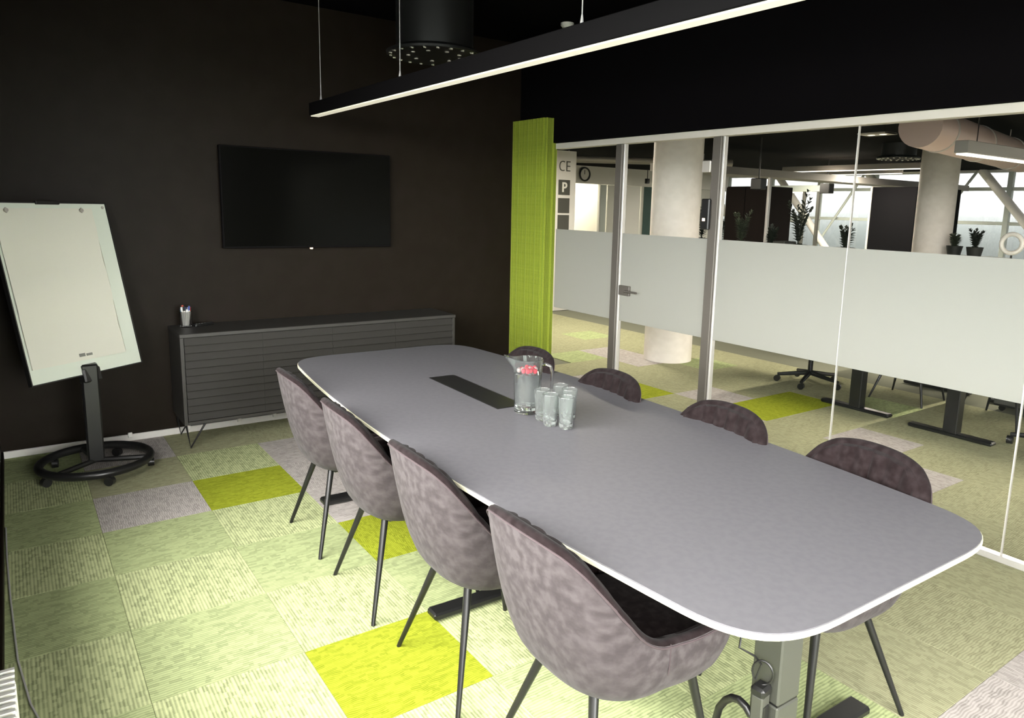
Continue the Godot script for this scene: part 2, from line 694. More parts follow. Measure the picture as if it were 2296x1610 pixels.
	# black lintel wall over the glass partition
	struct("wall_right", Shape.new().box(v3(2.94, 2.152, BACK), v3(3.12, CEIL, FRONT)), M.ceiling_black, "black wall band above the glass partition")


func ribbed_run(s: Shape, a: Vector3, b: Vector3, nor: Vector3, y0: float, y1: float, widths: Array) -> void:
	# vertical felt ribs of unequal width with grooves between them
	var d := (b - a)
	var total := 0.0
	for w in widths:
		total += w
	var at := 0.0
	var u := d / total
	var un := d.normalized()
	for w in widths:
		var p0: Vector3 = a + u * at + un * 0.0038
		var p1: Vector3 = a + u * (at + w) - un * 0.0038
		var out := nor * 0.016
		var c := minf(0.003, p0.distance_to(p1) * 0.3)
		var q := [p0, p0 + out * 0.75, p0 + out + un * c, p1 + out - un * c, p1 + out * 0.75, p1]
		var poly := PackedVector2Array()
		for k in q:
			poly.append(Vector2(k.x, k.z))
		s.slab(poly, y0, y1)
		at += w


func glass_wall() -> void:
	# pier clad in green ribbed felt where the black wall meets the glass
	struct("trim_1", Shape.new().box(v3(2.876, 0.0, BACK), v3(2.99, 2.152, -0.526)), M.black_paint, "black pier behind the green felt at the wall corner")
	var pier := thing("acoustic_panel", "lime green ribbed felt acoustic panel on the corner pier beside the glass", "acoustic panel")
	var widths := []
	for k in 34:
		widths.append([1.0, 1.0, 2.2, 1.0, 1.3, 1.0, 3.0, 1.0, 1.0, 1.6][k % 10])
	widths[0] = 3.0
	var s := Shape.new()
	s.box(v3(2.872, 0.003, BACK + 0.001), v3(2.876, 2.35, -0.522))
	part("felt_backing", s, M.felt_shade, pier)
	s = Shape.new()
	ribbed_run(s, v3(2.872, 0, BACK + 0.002), v3(2.872, 0, -0.53), v3(-1, 0, 0), 0.003, 2.35, widths)
	part("felt_face", s, M.green_felt, pier)
	s = Shape.new()
	ribbed_run(s, v3(2.866, 0, -0.526), v3(2.985, 0, -0.526), v3(0, 0, 1), 0.003, 2.35, [2.0, 1, 1, 1, 3.0, 1, 1])
	part("felt_return", s, M.green_felt, pier)
	var w := struct_root("wall_glass", "frameless glass partition with a frosted band between room and office")
	var z0 := -0.51
	part("top_rail", Shape.new().box(v3(2.965, 2.105, z0), v3(3.035, 2.15, FRONT), 0.003), M.rail_grey, w)
	part("bottom_channel", Shape.new().box(v3(2.975, 0.0, z0), v3(3.025, 0.032, 0.235), 0.003), M.light_aluminium, w)
	part("bottom_channel", Shape.new().box(v3(2.975, 0.0, 1.245), v3(3.025, 0.032, FRONT), 0.003), M.light_aluminium, w)
	for z in [0.235, 1.175]:
		part("mullion", Shape.new().box(v3(2.968, 0.0, z), v3(3.036, 2.105, z + 0.07), 0.004), M.mullion_grey, w)
		var lip: float = z + 0.07
		part("mullion_lip", Shape.new().box(v3(2.985, 0.0, lip), v3(3.02, 2.105, lip + 0.014), 0.002), M.light_aluminium, w)
	for z in [[z0, 0.235], [1.26, 2.166], [2.172, 3.117], [3.123, 4.1], [4.106, FRONT]]:
		part("glass_pane", Shape.new().box(v3(2.995, 0.03, z[0]), v3(3.005, 2.108, z[1])), M.clear_glass, w)
		part("frosted_film", Shape.new().box(v3(2.9925, 0.785, z[0]), v3(2.9945, 1.45, z[1])), M.frosted_film, w)
	for z in [2.166, 3.117, 4.1]:
		part("joint_strip", Shape.new().box(v3(2.993, 0.03, z), v3(3.007, 2.108, z + 0.006)), M.light_aluminium, w)
	var d := struct_root("door_1", "glass door with frosted band and lever handle in the partition", "door")
	part("door_glass", Shape.new().box(v3(2.995, 0.008, 0.325), v3(3.005, 2.098, 1.17)), M.clear_glass, d)
	part("frosted_film", Shape.new().box(v3(2.9925, 0.785, 0.325), v3(2.9945, 1.45, 1.17)), M.frosted_film, d)
	var h := part("lock_case", Shape.new().box(v3(2.972, 0.985, 0.325), v3(2.992, 1.06, 0.445), 0.004), M.mullion_grey, d)
	var hs := Shape.new()
	hs.tube([v3(2.972, 1.022, 0.43), v3(2.94, 1.022, 0.43)], 0.009, 10)
	hs.tube([v3(2.942, 1.022, 0.425), v3(2.942, 1.022, 0.555)], 0.008, 10)
	part("lever_handle", hs, M.mullion_grey, h)
	for y in [0.22, 1.88]:
		part("hinge", Shape.new().box(v3(2.96, y, 1.10), v3(2.992, y + 0.075, 1.172), 0.004), M.aluminium, d)
	var rp := thing("room_panel", "black room booking panel with a white light on the door post", "display panel", v3(2.94, 1.51, 1.165))
	part("housing", Shape.new().box(v3(0, 0, -0.035), v3(0.026, 0.20, 0.035), 0.006), M.black_plastic, rp)
	part("indicator_light", Shape.new().box(v3(-0.002, 0.055, -0.016), v3(0.001, 0.075, 0.008), 0.001), M.indicator, rp)


# ------------------------------------------------------------------ table
func table_outline(inset: float) -> PackedVector2Array:
	var half := []                                                  # one quarter, from the middle of the side to the middle of the end
	var L := 1.622 - inset
	for k in 15:
		var z := 1.40 * k / 14.0
		half.append(Vector2(0.624 - inset - 0.040 * z * z, z))
	var a: Vector2 = half[14]
	var c := Vector2(0.624 - inset - 0.040 * L * L, L)
	var e := Vector2(0.28, L)
	for k in range(1, 13):
		var t := k / 12.0
		# a tightened corner curve
		var p1 := a.lerp(c, 0.76)
		var p2 := e.lerp(c, 0.72)
		half.append(a * pow(1 - t, 3) + p1 * 3 * t * pow(1 - t, 2) + p2 * 3 * t * t * (1 - t) + e * pow(t, 3))
	var out := PackedVector2Array()
	for q in half:
		out.append(q)
	for k in range(half.size() - 1, -1, -1):
		out.append(Vector2(-half[k].x, half[k].y))
	for k in range(1, half.size()):
		out.append(Vector2(-half[k].x, -half[k].y))
	for k in range(half.size() - 1, 0, -1):
		out.append(Vector2(half[k].x, -half[k].y))
	return out


func meeting_table() -> void:
	var t := thing("conference_table", "long boat-shaped dark grey conference table with a pale edge band", "table", v3(0.958, 0, 2.05), -1.0)
	part("tabletop", Shape.new().slab(table_outline(0.003), 0.742, 0.760, 0.001), M.linoleum, t, "dark grey linoleum tabletop")
	part("edge_band", Shape.new().slab(table_outline(0.0), 0.743, 0.7572, 0.0015), M.edge_band, t, "pale cream edge band")
	part("cable_flap", Shape.new().box(v3(-0.062, 0.7585, -0.835), v3(0.078, 0.7625, -0.17), 0.001), M.black_plastic, t, "black cable flap set into the tabletop")
	part("under_frame", Shape.new().box(v3(-0.05, 0.69, -1.3), v3(0.05, 0.741, 1.3), 0.004), M.table_leg, t)
	for z in [-1.30, 0.02, 1.275]:
		var leg := part("leg", Shape.new().box(v3(-0.042, 0.253, z - 0.048), v3(0.056, 0.72, z + 0.048), 0.005), M.table_leg, t)
		part("lower_sleeve", Shape.new().box(v3(-0.0425, 0.03, z - 0.0485), v3(0.0565, 0.248, z + 0.0485), 0.005), M.table_leg, leg)
		part("sleeve_joint", Shape.new().box(v3(-0.038, 0.246, z - 0.044), v3(0.052, 0.256, z + 0.044)), M.black_metal, leg)
		part("top_bracket", Shape.new().box(v3(-0.40, 0.722, z - 0.03), v3(0.40, 0.741, z + 0.03), 0.004), M.black_metal, leg)
		part("foot_bar", Shape.new().box(v3(-0.475, 0.006, z - 0.038), v3(0.485, 0.036, z + 0.038), 0.008), M.black_metal, leg, "black floor bar")


# ------------------------------------------------------------------ chairs
const RIM_A := [0.0, 16.0, 30.0, 40.0, 48.0, 55.0, 67.0, 78.0, 95.0, 115.0, 126.0, 131.0, 136.0, 142.0, 180.0]
const RIM_H := [0.850, 0.846, 0.830, 0.795, 0.745, 0.693, 0.615, 0.580, 0.570, 0.577, 0.580, 0.560, 0.480, 0.445, 0.435]


func rim_height(deg: float) -> float:
	var a := absf(deg)
	for i in RIM_A.size() - 1:
		if a <= RIM_A[i + 1]:
			var t: float = (a - RIM_A[i]) / (RIM_A[i + 1] - RIM_A[i])
			var y0: float = RIM_H[maxi(i - 1, 0)]
			var y3: float = RIM_H[mini(i + 2, RIM_H.size() - 1)]
			return clampf(cubic_interpolate(RIM_H[i], RIM_H[i + 1], y0, y3, t), 0.43, 0.87)
	return 0.435


func shell_point(deg: float, scale: float, inset: float, y: float) -> Vector3:
	var a := deg_to_rad(deg)
	var c := Vector2(sin(a), -cos(a))
	var n := 2.75 if c.y < 0.0 else 2.75 + 1.5 * c.y
	var r := 1.0 / pow(pow(absf(c.x) / (0.268 + 0.045 * clampf(c.y, 0.0, 0.7)), n) + pow(absf(c.y) / (0.232 if c.y < 0.0 else 0.262), n), 1.0 / n)
	var d := maxf(0.0, y - 0.43)
	var back := smoothstep(0.1, 0.8, cos(a))
	var off := d * lerpf(0.10, 0.205, back)
	var q := c * (r * scale + off - inset)
	return Vector3(q.x, y, q.y)


func make_chair() -> Node3D:
	var t := thing("bucket_chair", "", "chair")
	# outer shell: closed skin 2 cm thick, with a height that follows the rim
	var g := []
	var steps := 96
	for k in steps:
		var deg := -180.0 + 360.0 * k / steps
		var h := rim_height(deg)
		var col := []
		for q in [[0.02, 0.372], [0.40, 0.373], [0.64, 0.379], [0.79, 0.391], [0.89, 0.410], [0.945, 0.430]]:
			col.append(shell_point(deg, q[0], 0.0, q[1]))
		var base := 0.442
		for i in 10:
			var y := lerpf(base, maxf(h - 0.008, base + 0.002), i / 9.0)
			var bulge := 0.007 * sin(PI * clampf((y - 0.44) / maxf(h - 0.44, 0.01), 0, 1))
			var full := 1.0 - 0.042 * pow(clampf((0.56 - y) / 0.12, 0.0, 1.0), 2.0)
			col.append(shell_point(deg, full, -bulge, y))
		col.append(shell_point(deg, 1.0, 0.008, h))
		col.append(shell_point(deg, 1.0, 0.018, h + 0.002))
		col.append(shell_point(deg, 1.0, 0.030, h - 0.006))
		for i in 4:
			col.append(shell_point(deg, 1.0, 0.034, lerpf(h - 0.02, minf(0.44, h - 0.021), i / 3.0)))
		col.append(shell_point(deg, 0.5, 0.0, 0.43))
		col.append(shell_point(deg, 0.02, 0.0, 0.43))
		g.append(col)
	part("shell", Shape.new().grid(g, true, true), M.velvet, t, "", 60.0)
	# darker band that turns over the rim to the inside
	g = []
	for k in 101:
		var deg := -127.0 + 254.0 * k / 100
		var h := rim_height(deg)
		var col := []
		for q in [[-0.0016, -0.011], [0.0012, -0.003], [0.008, 0.0018], [0.018, 0.0038], [0.0312, -0.0042], [0.0362, -0.02], [0.02, -0.014]]:
			col.append(shell_point(deg, 1.0, q[0], h + q[1]))
		g.append(col)
	var band := Shape.new().grid(g, false, true)
	for end in [0, 100]:
		for i in range(1, 6):
			band.tri(g[end][0], g[end][i], g[end][i + 1])
	part("rim_band", band, M.velvet_seat, t, "darker band along the rim", 60.0)
	# channelled lining of the back and arms
	g = []
	steps = 130
	for k in steps + 1:
		var deg := -126.0 + 252.0 * k / steps
		var h := rim_height(deg) - 0.012
		var ch := 0.012 * pow(absf(sin(deg_to_rad(deg) * 13.0)), 0.6) if absf(deg) < 69.2 else 0.007
		var endfade := smoothstep(126.0, 119.0, absf(deg))
		var thick := 0.002 + (0.014 + ch) * endfade
		var col := []
		for i in 7:
			var y := lerpf(0.446, h, i / 6.0)
			col.append(shell_point(deg, 1.0, 0.033, y))
		for i in 7:
			var y := lerpf(h - 0.004, 0.446, i / 6.0)
			var e := sin(PI * clampf((i + 0.9) / 3.0, 0.0, 0.5))
			col.append(shell_point(deg, 1.0, 0.034 + thick * e, y))
		g.append(col)
	var ls := Shape.new().grid(g, false, true)
	for end in [0, steps]:
		for i in range(1, 13):
			ls.tri(g[end][0], g[end][i], g[end][i + 1])
	part("backrest_lining", ls, M.velvet_seat, t, "vertically channelled inner lining", 60.0)
	# seat cushion
	g = []
	for k in 48:
		var deg := 360.0 * k / 48
		var col := []
		for q in [[0.02, 0.432], [0.70, 0.432], [0.79, 0.440], [0.815, 0.458], [0.79, 0.476], [0.70, 0.486], [0.40, 0.489], [0.02, 0.488]]:
			var w := shell_point(deg, q[0] * (1.0 + 0.11 * smoothstep(0.0, 1.0, -cos(deg_to_rad(deg)))), 0.0, q[1])
			col.append(Vector3(w.x, q[1], w.z))
		g.append(col)
	part("seat", Shape.new().grid(g, true, true), M.velvet_seat, t, "", 60.0)
	# piping a little below the rim and two upright seams
	var pts := []
	for k in 81:
		var deg := -129.0 + 258.0 * k / 80
		pts.append(shell_point(deg, 1.0, -0.0025, rim_height(deg) - 0.012))
	part("piping", Shape.new().tube(pts, 0.0028, 6), M.piping, t)
	for sgn in [-1, 1]:
		var sm := []
		for i in 7:
			var y := lerpf(0.485, 0.572, i / 6.0)
			sm.append(shell_point(83.0 * sgn, 1.0, -0.0068 * sin(PI * clampf((y - 0.44) / 0.14, 0, 1)) - 0.0002, y))
		part("seam", Shape.new().tube(sm, 0.0016, 5), M.piping, t)
	for sx in [-1, 1]:
		part("leg", Shape.new().tube([v3(0.10 * sx, 0.405, -0.12), v3(0.105 * sx, 0.39, -0.125), v3(0.230 * sx, 0.012, -0.228), v3(0.234 * sx, 0.0, -0.231)], [0.0145, 0.0145, 0.0085, 0.008], 14), M.black_metal, t)
		part("leg", Shape.new().tube([v3(0.175 * sx, 0.405, 0.155), v3(0.176 * sx, 0.39, 0.157), v3(0.233 * sx, 0.012, 0.233), v3(0.2345 * sx, 0.0, 0.235)], [0.0145, 0.0145, 0.0085, 0.008], 14), M.black_metal, t)
	part("under_plate", Shape.new().box(v3(-0.13, 0.364, -0.12), v3(0.13, 0.378, 0.12), 0.004), M.black_metal, t)
	return t


func chairs() -> void:
	var c := make_chair()
	var left := [[0.525, 1.11, 88.5], [0.515, 1.755, 87.5], [0.525, 2.395, 88.5], [0.525, 3.045, 89.5]]
	var names := [
		"taupe velvet bucket chair on the window side, closest to the sideboard",
		"taupe velvet bucket chair on the window side, second from the sideboard",
		"taupe velvet bucket chair on the window side, third from the sideboard",
		"large foreground taupe velvet bucket chair beside the hanging power box",
	]
	for k in 4:
		var o := c if k == 0 else copy(c, "")
		o.position = v3(left[k][0], 0, left[k][1])
		o.rotation_degrees.y = left[k][2]
		tag(o, names[k], "chair", "velvet chairs around the conference table")
	var right := [[1.29, 1.20, -93.0], [1.295, 1.86, -94.0], [1.295, 2.56, -95.0], [1.315, 3.165, -97.5]]
	names = [
		"dark velvet bucket chair behind the water jug, before the green felt panel",
		"dark velvet bucket chair across the table, in front of the glass door",
		"dark velvet bucket chair across the table, below the right door post",
		"dark velvet bucket chair across the table, closest to the near rounded corner",
	]
	for k in 4:
		var o := copy(c, names[k])
		o.position = v3(right[k][0], 0, right[k][1])
		o.rotation_degrees.y = right[k][2]


# ------------------------------------------------------------------ furniture
func sideboard() -> void:
	var t := thing("sideboard", "long low black sideboard with horizontal slatted doors under the television", "sideboard", v3(1.07, 0, -0.79))
	var s := Shape.new()
	s.box(v3(-1.0, 0.745, -0.20), v3(1.0, 0.77, 0.212), 0.003)
	part("top_board", s, M.sideboard_black, t)
	s = Shape.new()
	s.box(v3(-0.998, 0.165, -0.20), v3(-0.975, 0.745, 0.205), 0.002)
	s.box(v3(0.975, 0.165, -0.20), v3(0.998, 0.745, 0.205), 0.002)
	s.box(v3(-0.975, 0.165, -0.20), v3(0.975, 0.187, 0.205), 0.002)
	s.box(v3(-0.975, 0.187, -0.20), v3(0.975, 0.745, 0.175))
	part("carcass", s, M.sideboard_black, t)
	for k in 4:
		var x0 := -0.972 + k * 0.4865
		var x1 := x0 + 0.4855
		var d := part("door", Shape.new().box(v3(x0, 0.19, 0.176), v3(x1, 0.742, 0.186)), M.sideboard_black, t)
		for i in 11:
			var y0 := 0.1915 + i * 0.05
			# each slat leans out towards its lower edge
			var sl := Shape.new()
			var f := 0
			var q := [Vector2(y0, 0.186), Vector2(y0, 0.2085), Vector2(y0 + 0.003, 0.2105), Vector2(y0 + 0.049, 0.193), Vector2(y0 + 0.049, 0.186)]
			for e in 5:
				var a: Vector2 = q[e]
				var b: Vector2 = q[(e + 1) % 5]
				sl.quad(v3(x0, a.x, a.y), v3(x1, a.x, a.y), v3(x1, b.x, b.y), v3(x0, b.x, b.y))
			for x in [x0, x1]:
				for e in range(1, 4):
					if x == x0:
						sl.tri(v3(x, q[0].x, q[0].y), v3(x, q[e].x, q[e].y), v3(x, q[e + 1].x, q[e + 1].y))
					else:
						sl.tri(v3(x, q[0].x, q[0].y), v3(x, q[e + 1].x, q[e + 1].y), v3(x, q[e].x, q[e].y))
			sl.fix(0)
			part("slat", sl, M.slat_black, d)
	for sx in [-1, 1]:
		for z in [-0.16, 0.18]:
			var p0 := v3(0.985 * sx, 0.165, z)
			var p1 := v3(0.965 * sx, 0.006, z)
			var p2 := v3(0.865 * sx, 0.165, z)
			part("leg", Shape.new().tube([p0, p1, p2], 0.0075, 8), M.black_metal, t)
	# pen glass and remote on top
	var c := thing("pen_cup", "clear glass tumbler full of markers on the sideboard's left end", "pen cup", v3(0.165, 0.77, -0.87))
	part("cup", Shape.new().lathe([Vector2(0, 0), Vector2(0.034, 0), Vector2(0.037, 0.004), Vector2(0.041, 0.105), Vector2(0.039, 0.107), Vector2(0.0345, 0.012), Vector2(0, 0.010)], 28), M.solid_glass, c)
	var caps := [lin(0.75, 0.1, 0.05), lin(0.05, 0.08, 0.3), lin(0.8, 0.8, 0.78), lin(0.02, 0.02, 0.02), lin(0.7, 0.7, 0.68), lin(0.05, 0.2, 0.35)]
	for k in 9:
		var a := TAU * k / 9.0
		var b := v3(cos(a) * 0.013, 0.014, sin(a) * 0.013)
		var e := v3(cos(a) * 0.027, 0.135 + 0.012 * sin(k * 2.3), sin(a) * 0.027)
		var pen := part("marker", Shape.new().tube([b, b.lerp(e, 0.78)], 0.0075, 10), M.white_plastic, c)
		var cm: StandardMaterial3D = M.get("cap_%d" % (k % 6)) if M.has("cap_%d" % (k % 6)) else mat("cap_%d" % (k % 6), caps[k % 6], 0.4)
		part("cap", Shape.new().tube([b.lerp(e, 0.78), e], [0.0079, 0.007], 10), cm, pen)
	var r := thing("remote_control", "small dark remote control lying beside the marker tumbler", "remote control", v3(0.275, 0.77, -0.88), 28.0)
	part("body", Shape.new().box(v3(-0.075, 0.0, -0.02), v3(0.075, 0.018, 0.02), 0.006), M.black_plastic, r)
	for k in 4:
		part("button", Shape.new().lathe([Vector2(0, 0.017), Vector2(0.005, 0.017), Vector2(0.004, 0.0195), Vector2(0, 0.0198)], 10, v3(-0.055 + k * 0.022, 0, 0)), M.white_plastic if k == 0 else M.cable_grey, r)


func screen() -> void:
	var t := thing("television", "wall mounted flat black television, switched off, above the sideboard", "television", v3(1.06, 1.64, BACK))
	part("wall_bracket", Shape.new().box(v3(-0.2, -0.15, 0.001), v3(0.2, 0.15, 0.03), 0.003), M.black_metal, t)
	part("housing", Shape.new().box(v3(-0.622, -0.35, 0.03), v3(0.622, 0.35, 0.068), 0.004), M.lamp_black, t)
	part("display", Shape.new().box(v3(-0.613, -0.338, 0.066), v3(0.613, 0.342, 0.0695), 0.001), M.screen_black, t, "dark glossy display")
	part("standby_light", Shape.new().box(v3(-0.016, -0.362, 0.045), v3(0.004, -0.349, 0.066), 0.003), M.indicator, t)


func flip_chart() -> void:
	var t := thing("flip_chart", "white flip chart with paper pad on a black wheeled column stand", "flip chart", v3(-0.44, 0, -0.45))
	# base ring, wheels, column
	var pts := []
	for k in 40:
		var a := TAU * k / 40
		pts.append(v3(0.285 * cos(a), 0.075, 0.285 * sin(a)))
	part("base_ring", Shape.new().tube(pts, 0.024, 10, true), M.black_metal, t)
	var sp := Shape.new()
	for k in 3:
		var a := deg_to_rad(20.0 + 120.0 * k)
		sp.tube([v3(0, 0.075, 0), v3(0.285 * cos(a), 0.075, 0.285 * sin(a))], 0.016, 8)
	part("base_spokes", sp, M.black_metal, t)
	for k in 5:
		var a := deg_to_rad(10.0 + 72.0 * k)
		var c := v3(0.285 * cos(a), 0.027, 0.285 * sin(a))
		var w := part("caster", Shape.new().tube([c + v3(0, 0.05, 0), c + v3(0, 0.02, 0)], 0.014, 8), M.black_metal, t)
		part("wheel", Shape.new().tube([c + v3(-0.016, 0, 0).rotated(Vector3.UP, k), c + v3(0.016, 0, 0).rotated(Vector3.UP, k)], 0.026, 16), M.black_plastic, w)
	part("column", Shape.new().box(v3(-0.04, 0.07, -0.05), v3(0.045, 0.66, 0.03), 0.008), M.black_metal, t)
	# board, leaning back and turned towards the table
	var b := Node3D.new()
	var turn := Basis(Vector3.UP, 0.603) * Basis(Vector3.RIGHT, -0.216)
	var place := Transform3D(turn, v3(0.011, 0.603, 0.0))
	b.free()
	var back := part("board", Shape.new().box(v3(-0.35, 0, -0.022), v3(0.35, 1.0, 0.0), 0.004), M.whiteboard, t, "white magnetic board")
	back.transform = place
	part("board_frame", frame_ring(v3(-0.354, -0.004, -0.026), v3(0.354, 1.004, 0.003), 0.006), M.black_plastic, back)
	var pad := part("paper_pad", pad_shape(), M.paper, t, "pad of cream flip chart paper")
	pad.transform = place
	for q in [[-0.045, 0.019, 0.0], [0.0, 0.014, 0.0]]:
		part("printed_mark", Shape.new().box(v3(-0.01 + q[0], 0.105, 0.004), v3(-0.01 + q[0] + 0.036, 0.105 + q[1], 0.0145)), M.print_grey, pad)
	for x in [-0.27, 0.17]:
		var hk := Shape.new()
		hk.tube([v3(x, 0.955, 0.002), v3(x, 0.955, 0.022)], 0.011, 12)
		hk.tube([v3(x, 0.97, 0.016), v3(x, 0.94, 0.016)], 0.004, 8)
		var o := part("hanging_hook", hk, M.aluminium, t)
		o.transform = place
	var cl := part("clamp_bar", Shape.new().box(v3(-0.09, 0.99, -0.03), v3(0.05, 1.012, 0.012), 0.003), M.black_plastic, t)
	cl.transform = place
	var sc := part("corner_screw", Shape.new().lathe([Vector2(0, 0), Vector2(0.009, 0), Vector2(0.008, 0.003), Vector2(0, 0.004)], 12), M.aluminium, t)
	sc.transform = place * Transform3D(Basis(Vector3.RIGHT, PI / 2), v3(0.325, 0.975, 0.003))
	var br := part("bracket", Shape.new().box(v3(-0.055, -0.05, -0.045), v3(0.055, 0.035, 0.016), 0.008), M.black_plastic, t)
	br.transform = place


func frame_ring(lo: Vector3, hi: Vector3, w: float) -> Shape:
	var s := Shape.new()
	s.box(v3(lo.x, lo.y, lo.z), v3(lo.x + w, hi.y, hi.z))
	s.box(v3(hi.x - w, lo.y, lo.z), v3(hi.x, hi.y, hi.z))
	s.box(v3(lo.x + w, lo.y, lo.z), v3(hi.x - w, lo.y + w, hi.z))
	s.box(v3(lo.x + w, hi.y - w, lo.z), v3(hi.x - w, hi.y, hi.z))
	return s


func pad_shape() -> Shape:
	# a pad hanging from its upper edge, with a soft wave towards the bottom
	var front := []
	var g := []
	for i in 9:
		var x := -0.335 + 0.58 * i / 8.0
		var col := []
		for j in 26:
			var y := 0.968 - 0.885 * j / 25.0
			var wave := 0.0042 * sin(j * 0.55 + i * 0.05) + 0.0016 * sin(j * 1.7 + i * 0.3)
			col.append(v3(x, y, 0.0095 + wave * minf(1.0, j / 6.0)))
		col.append(v3(x, 0.083, 0.0035))
		col.append(v3(x, 0.968, 0.0035))
		g.append(col)
	var s := Shape.new().grid(g, false, true)
	for e in [0, 8]:
		for j in range(0, 25):
			s.tri(g[e][27], g[e][j], g[e][j + 1])
		s.tri(g[e][27], g[e][25], g[e][26])
	return s


# ------------------------------------------------------------------ above the table
func suspended_lamp() -> void:
	var t := thing("pendant_lamp", "long black linear pendant lamp with a glowing diffuser above the table", "lamp", v3(1.0, 2.2, 0))
	var z0 := -0.65
	var z1 := 4.75
	part("profile", Shape.new().box(v3(-0.036, 0.002, z0), v3(0.036, 0.085, z1), 0.003), M.lamp_black, t)
	part("diffuser", Shape.new().box(v3(-0.029, -0.004, z0 + 0.012), v3(0.029, 0.003, z1 - 0.012), 0.002), M.led_diffuser, t, "opal white diffuser strip")
	area_lamp(t, v3(0, -0.01, (z0 + z1) / 2), Vector2(z1 - z0 - 0.1, 0.055), 0.10, Color(1.0, 0.97, 0.88), true)
	for z in [-0.51, 0.71, 2.25, 4.2]:
		var c := part("suspension_cable", Shape.new().tube([v3(0, 0.10, z), v3(0, CEIL - 2.2, z)], 0.0022, 6), M.light_aluminium, t)
		part("cable_grip", Shape.new().tube([v3(0, 0.084, z), v3(0, 0.10, z), v3(0, 0.125, z)], [0.008, 0.007, 0.003], 10), M.light_aluminium, c)


func diffuser(called: String, label: String, at: Vector3, up: float, r: float, dot: Material) -> Node3D:
	var t := thing(called, label, "air vent", at)
	part("duct", Shape.new().lathe([Vector2(0, 0.03), Vector2(r * 0.8, 0.03), Vector2(r * 0.8, up), Vector2(0, up)], 48), M.black_plastic, t)
	part("collar", Shape.new().lathe([Vector2(0, 0.012), Vector2(r * 0.97, 0.0), Vector2(r, 0.006), Vector2(r, 0.02), Vector2(r * 0.82, 0.045), Vector2(0, 0.045)], 48), M.black_plastic, t)
	for k in 22:
		var a := TAU * k / 22.0
		part("nozzle", Shape.new().lathe([Vector2(0, -0.008), Vector2(0.012, -0.006), Vector2(0.017, 0.002), Vector2(0.015, 0.01), Vector2(0, 0.012)], 12, v3(r * 0.93 * cos(a), 0.0, r * 0.93 * sin(a))), dot, t)
	for k in 9:
		var a := TAU * k / 9.0 + 0.2
		part("nozzle", Shape.new().lathe([Vector2(0, -0.006), Vector2(0.012, -0.004), Vector2(0.015, 0.004), Vector2(0, 0.014)], 12, v3(r * 0.55 * cos(a), 0.004, r * 0.55 * sin(a))), M.aluminium, t)
	return t


func ventilation() -> void:
	diffuser("ceiling_diffuser", "black round air duct with ring of nozzles hanging above the pendant lamp", v3(1.58, 2.575, 0.0), CEIL - 2.575, 0.31, M.chrome)
	var d := thing("smoke_detector", "small white round smoke detector on the black ceiling", "smoke detector", v3(2.78, CEIL, -0.16))
	part("body", Shape.new().lathe([Vector2(0, 0), Vector2(0.05, 0), Vector2(0.05, -0.018), Vector2(0.036, -0.034), Vector2(0, -0.036)], 28), M.white_plastic, d)
	part("sensor_cap", Shape.new().lathe([Vector2(0, -0.034), Vector2(0.02, -0.034), Vector2(0.016, -0.046), Vector2(0, -0.048)], 20), M.white_plastic, d)


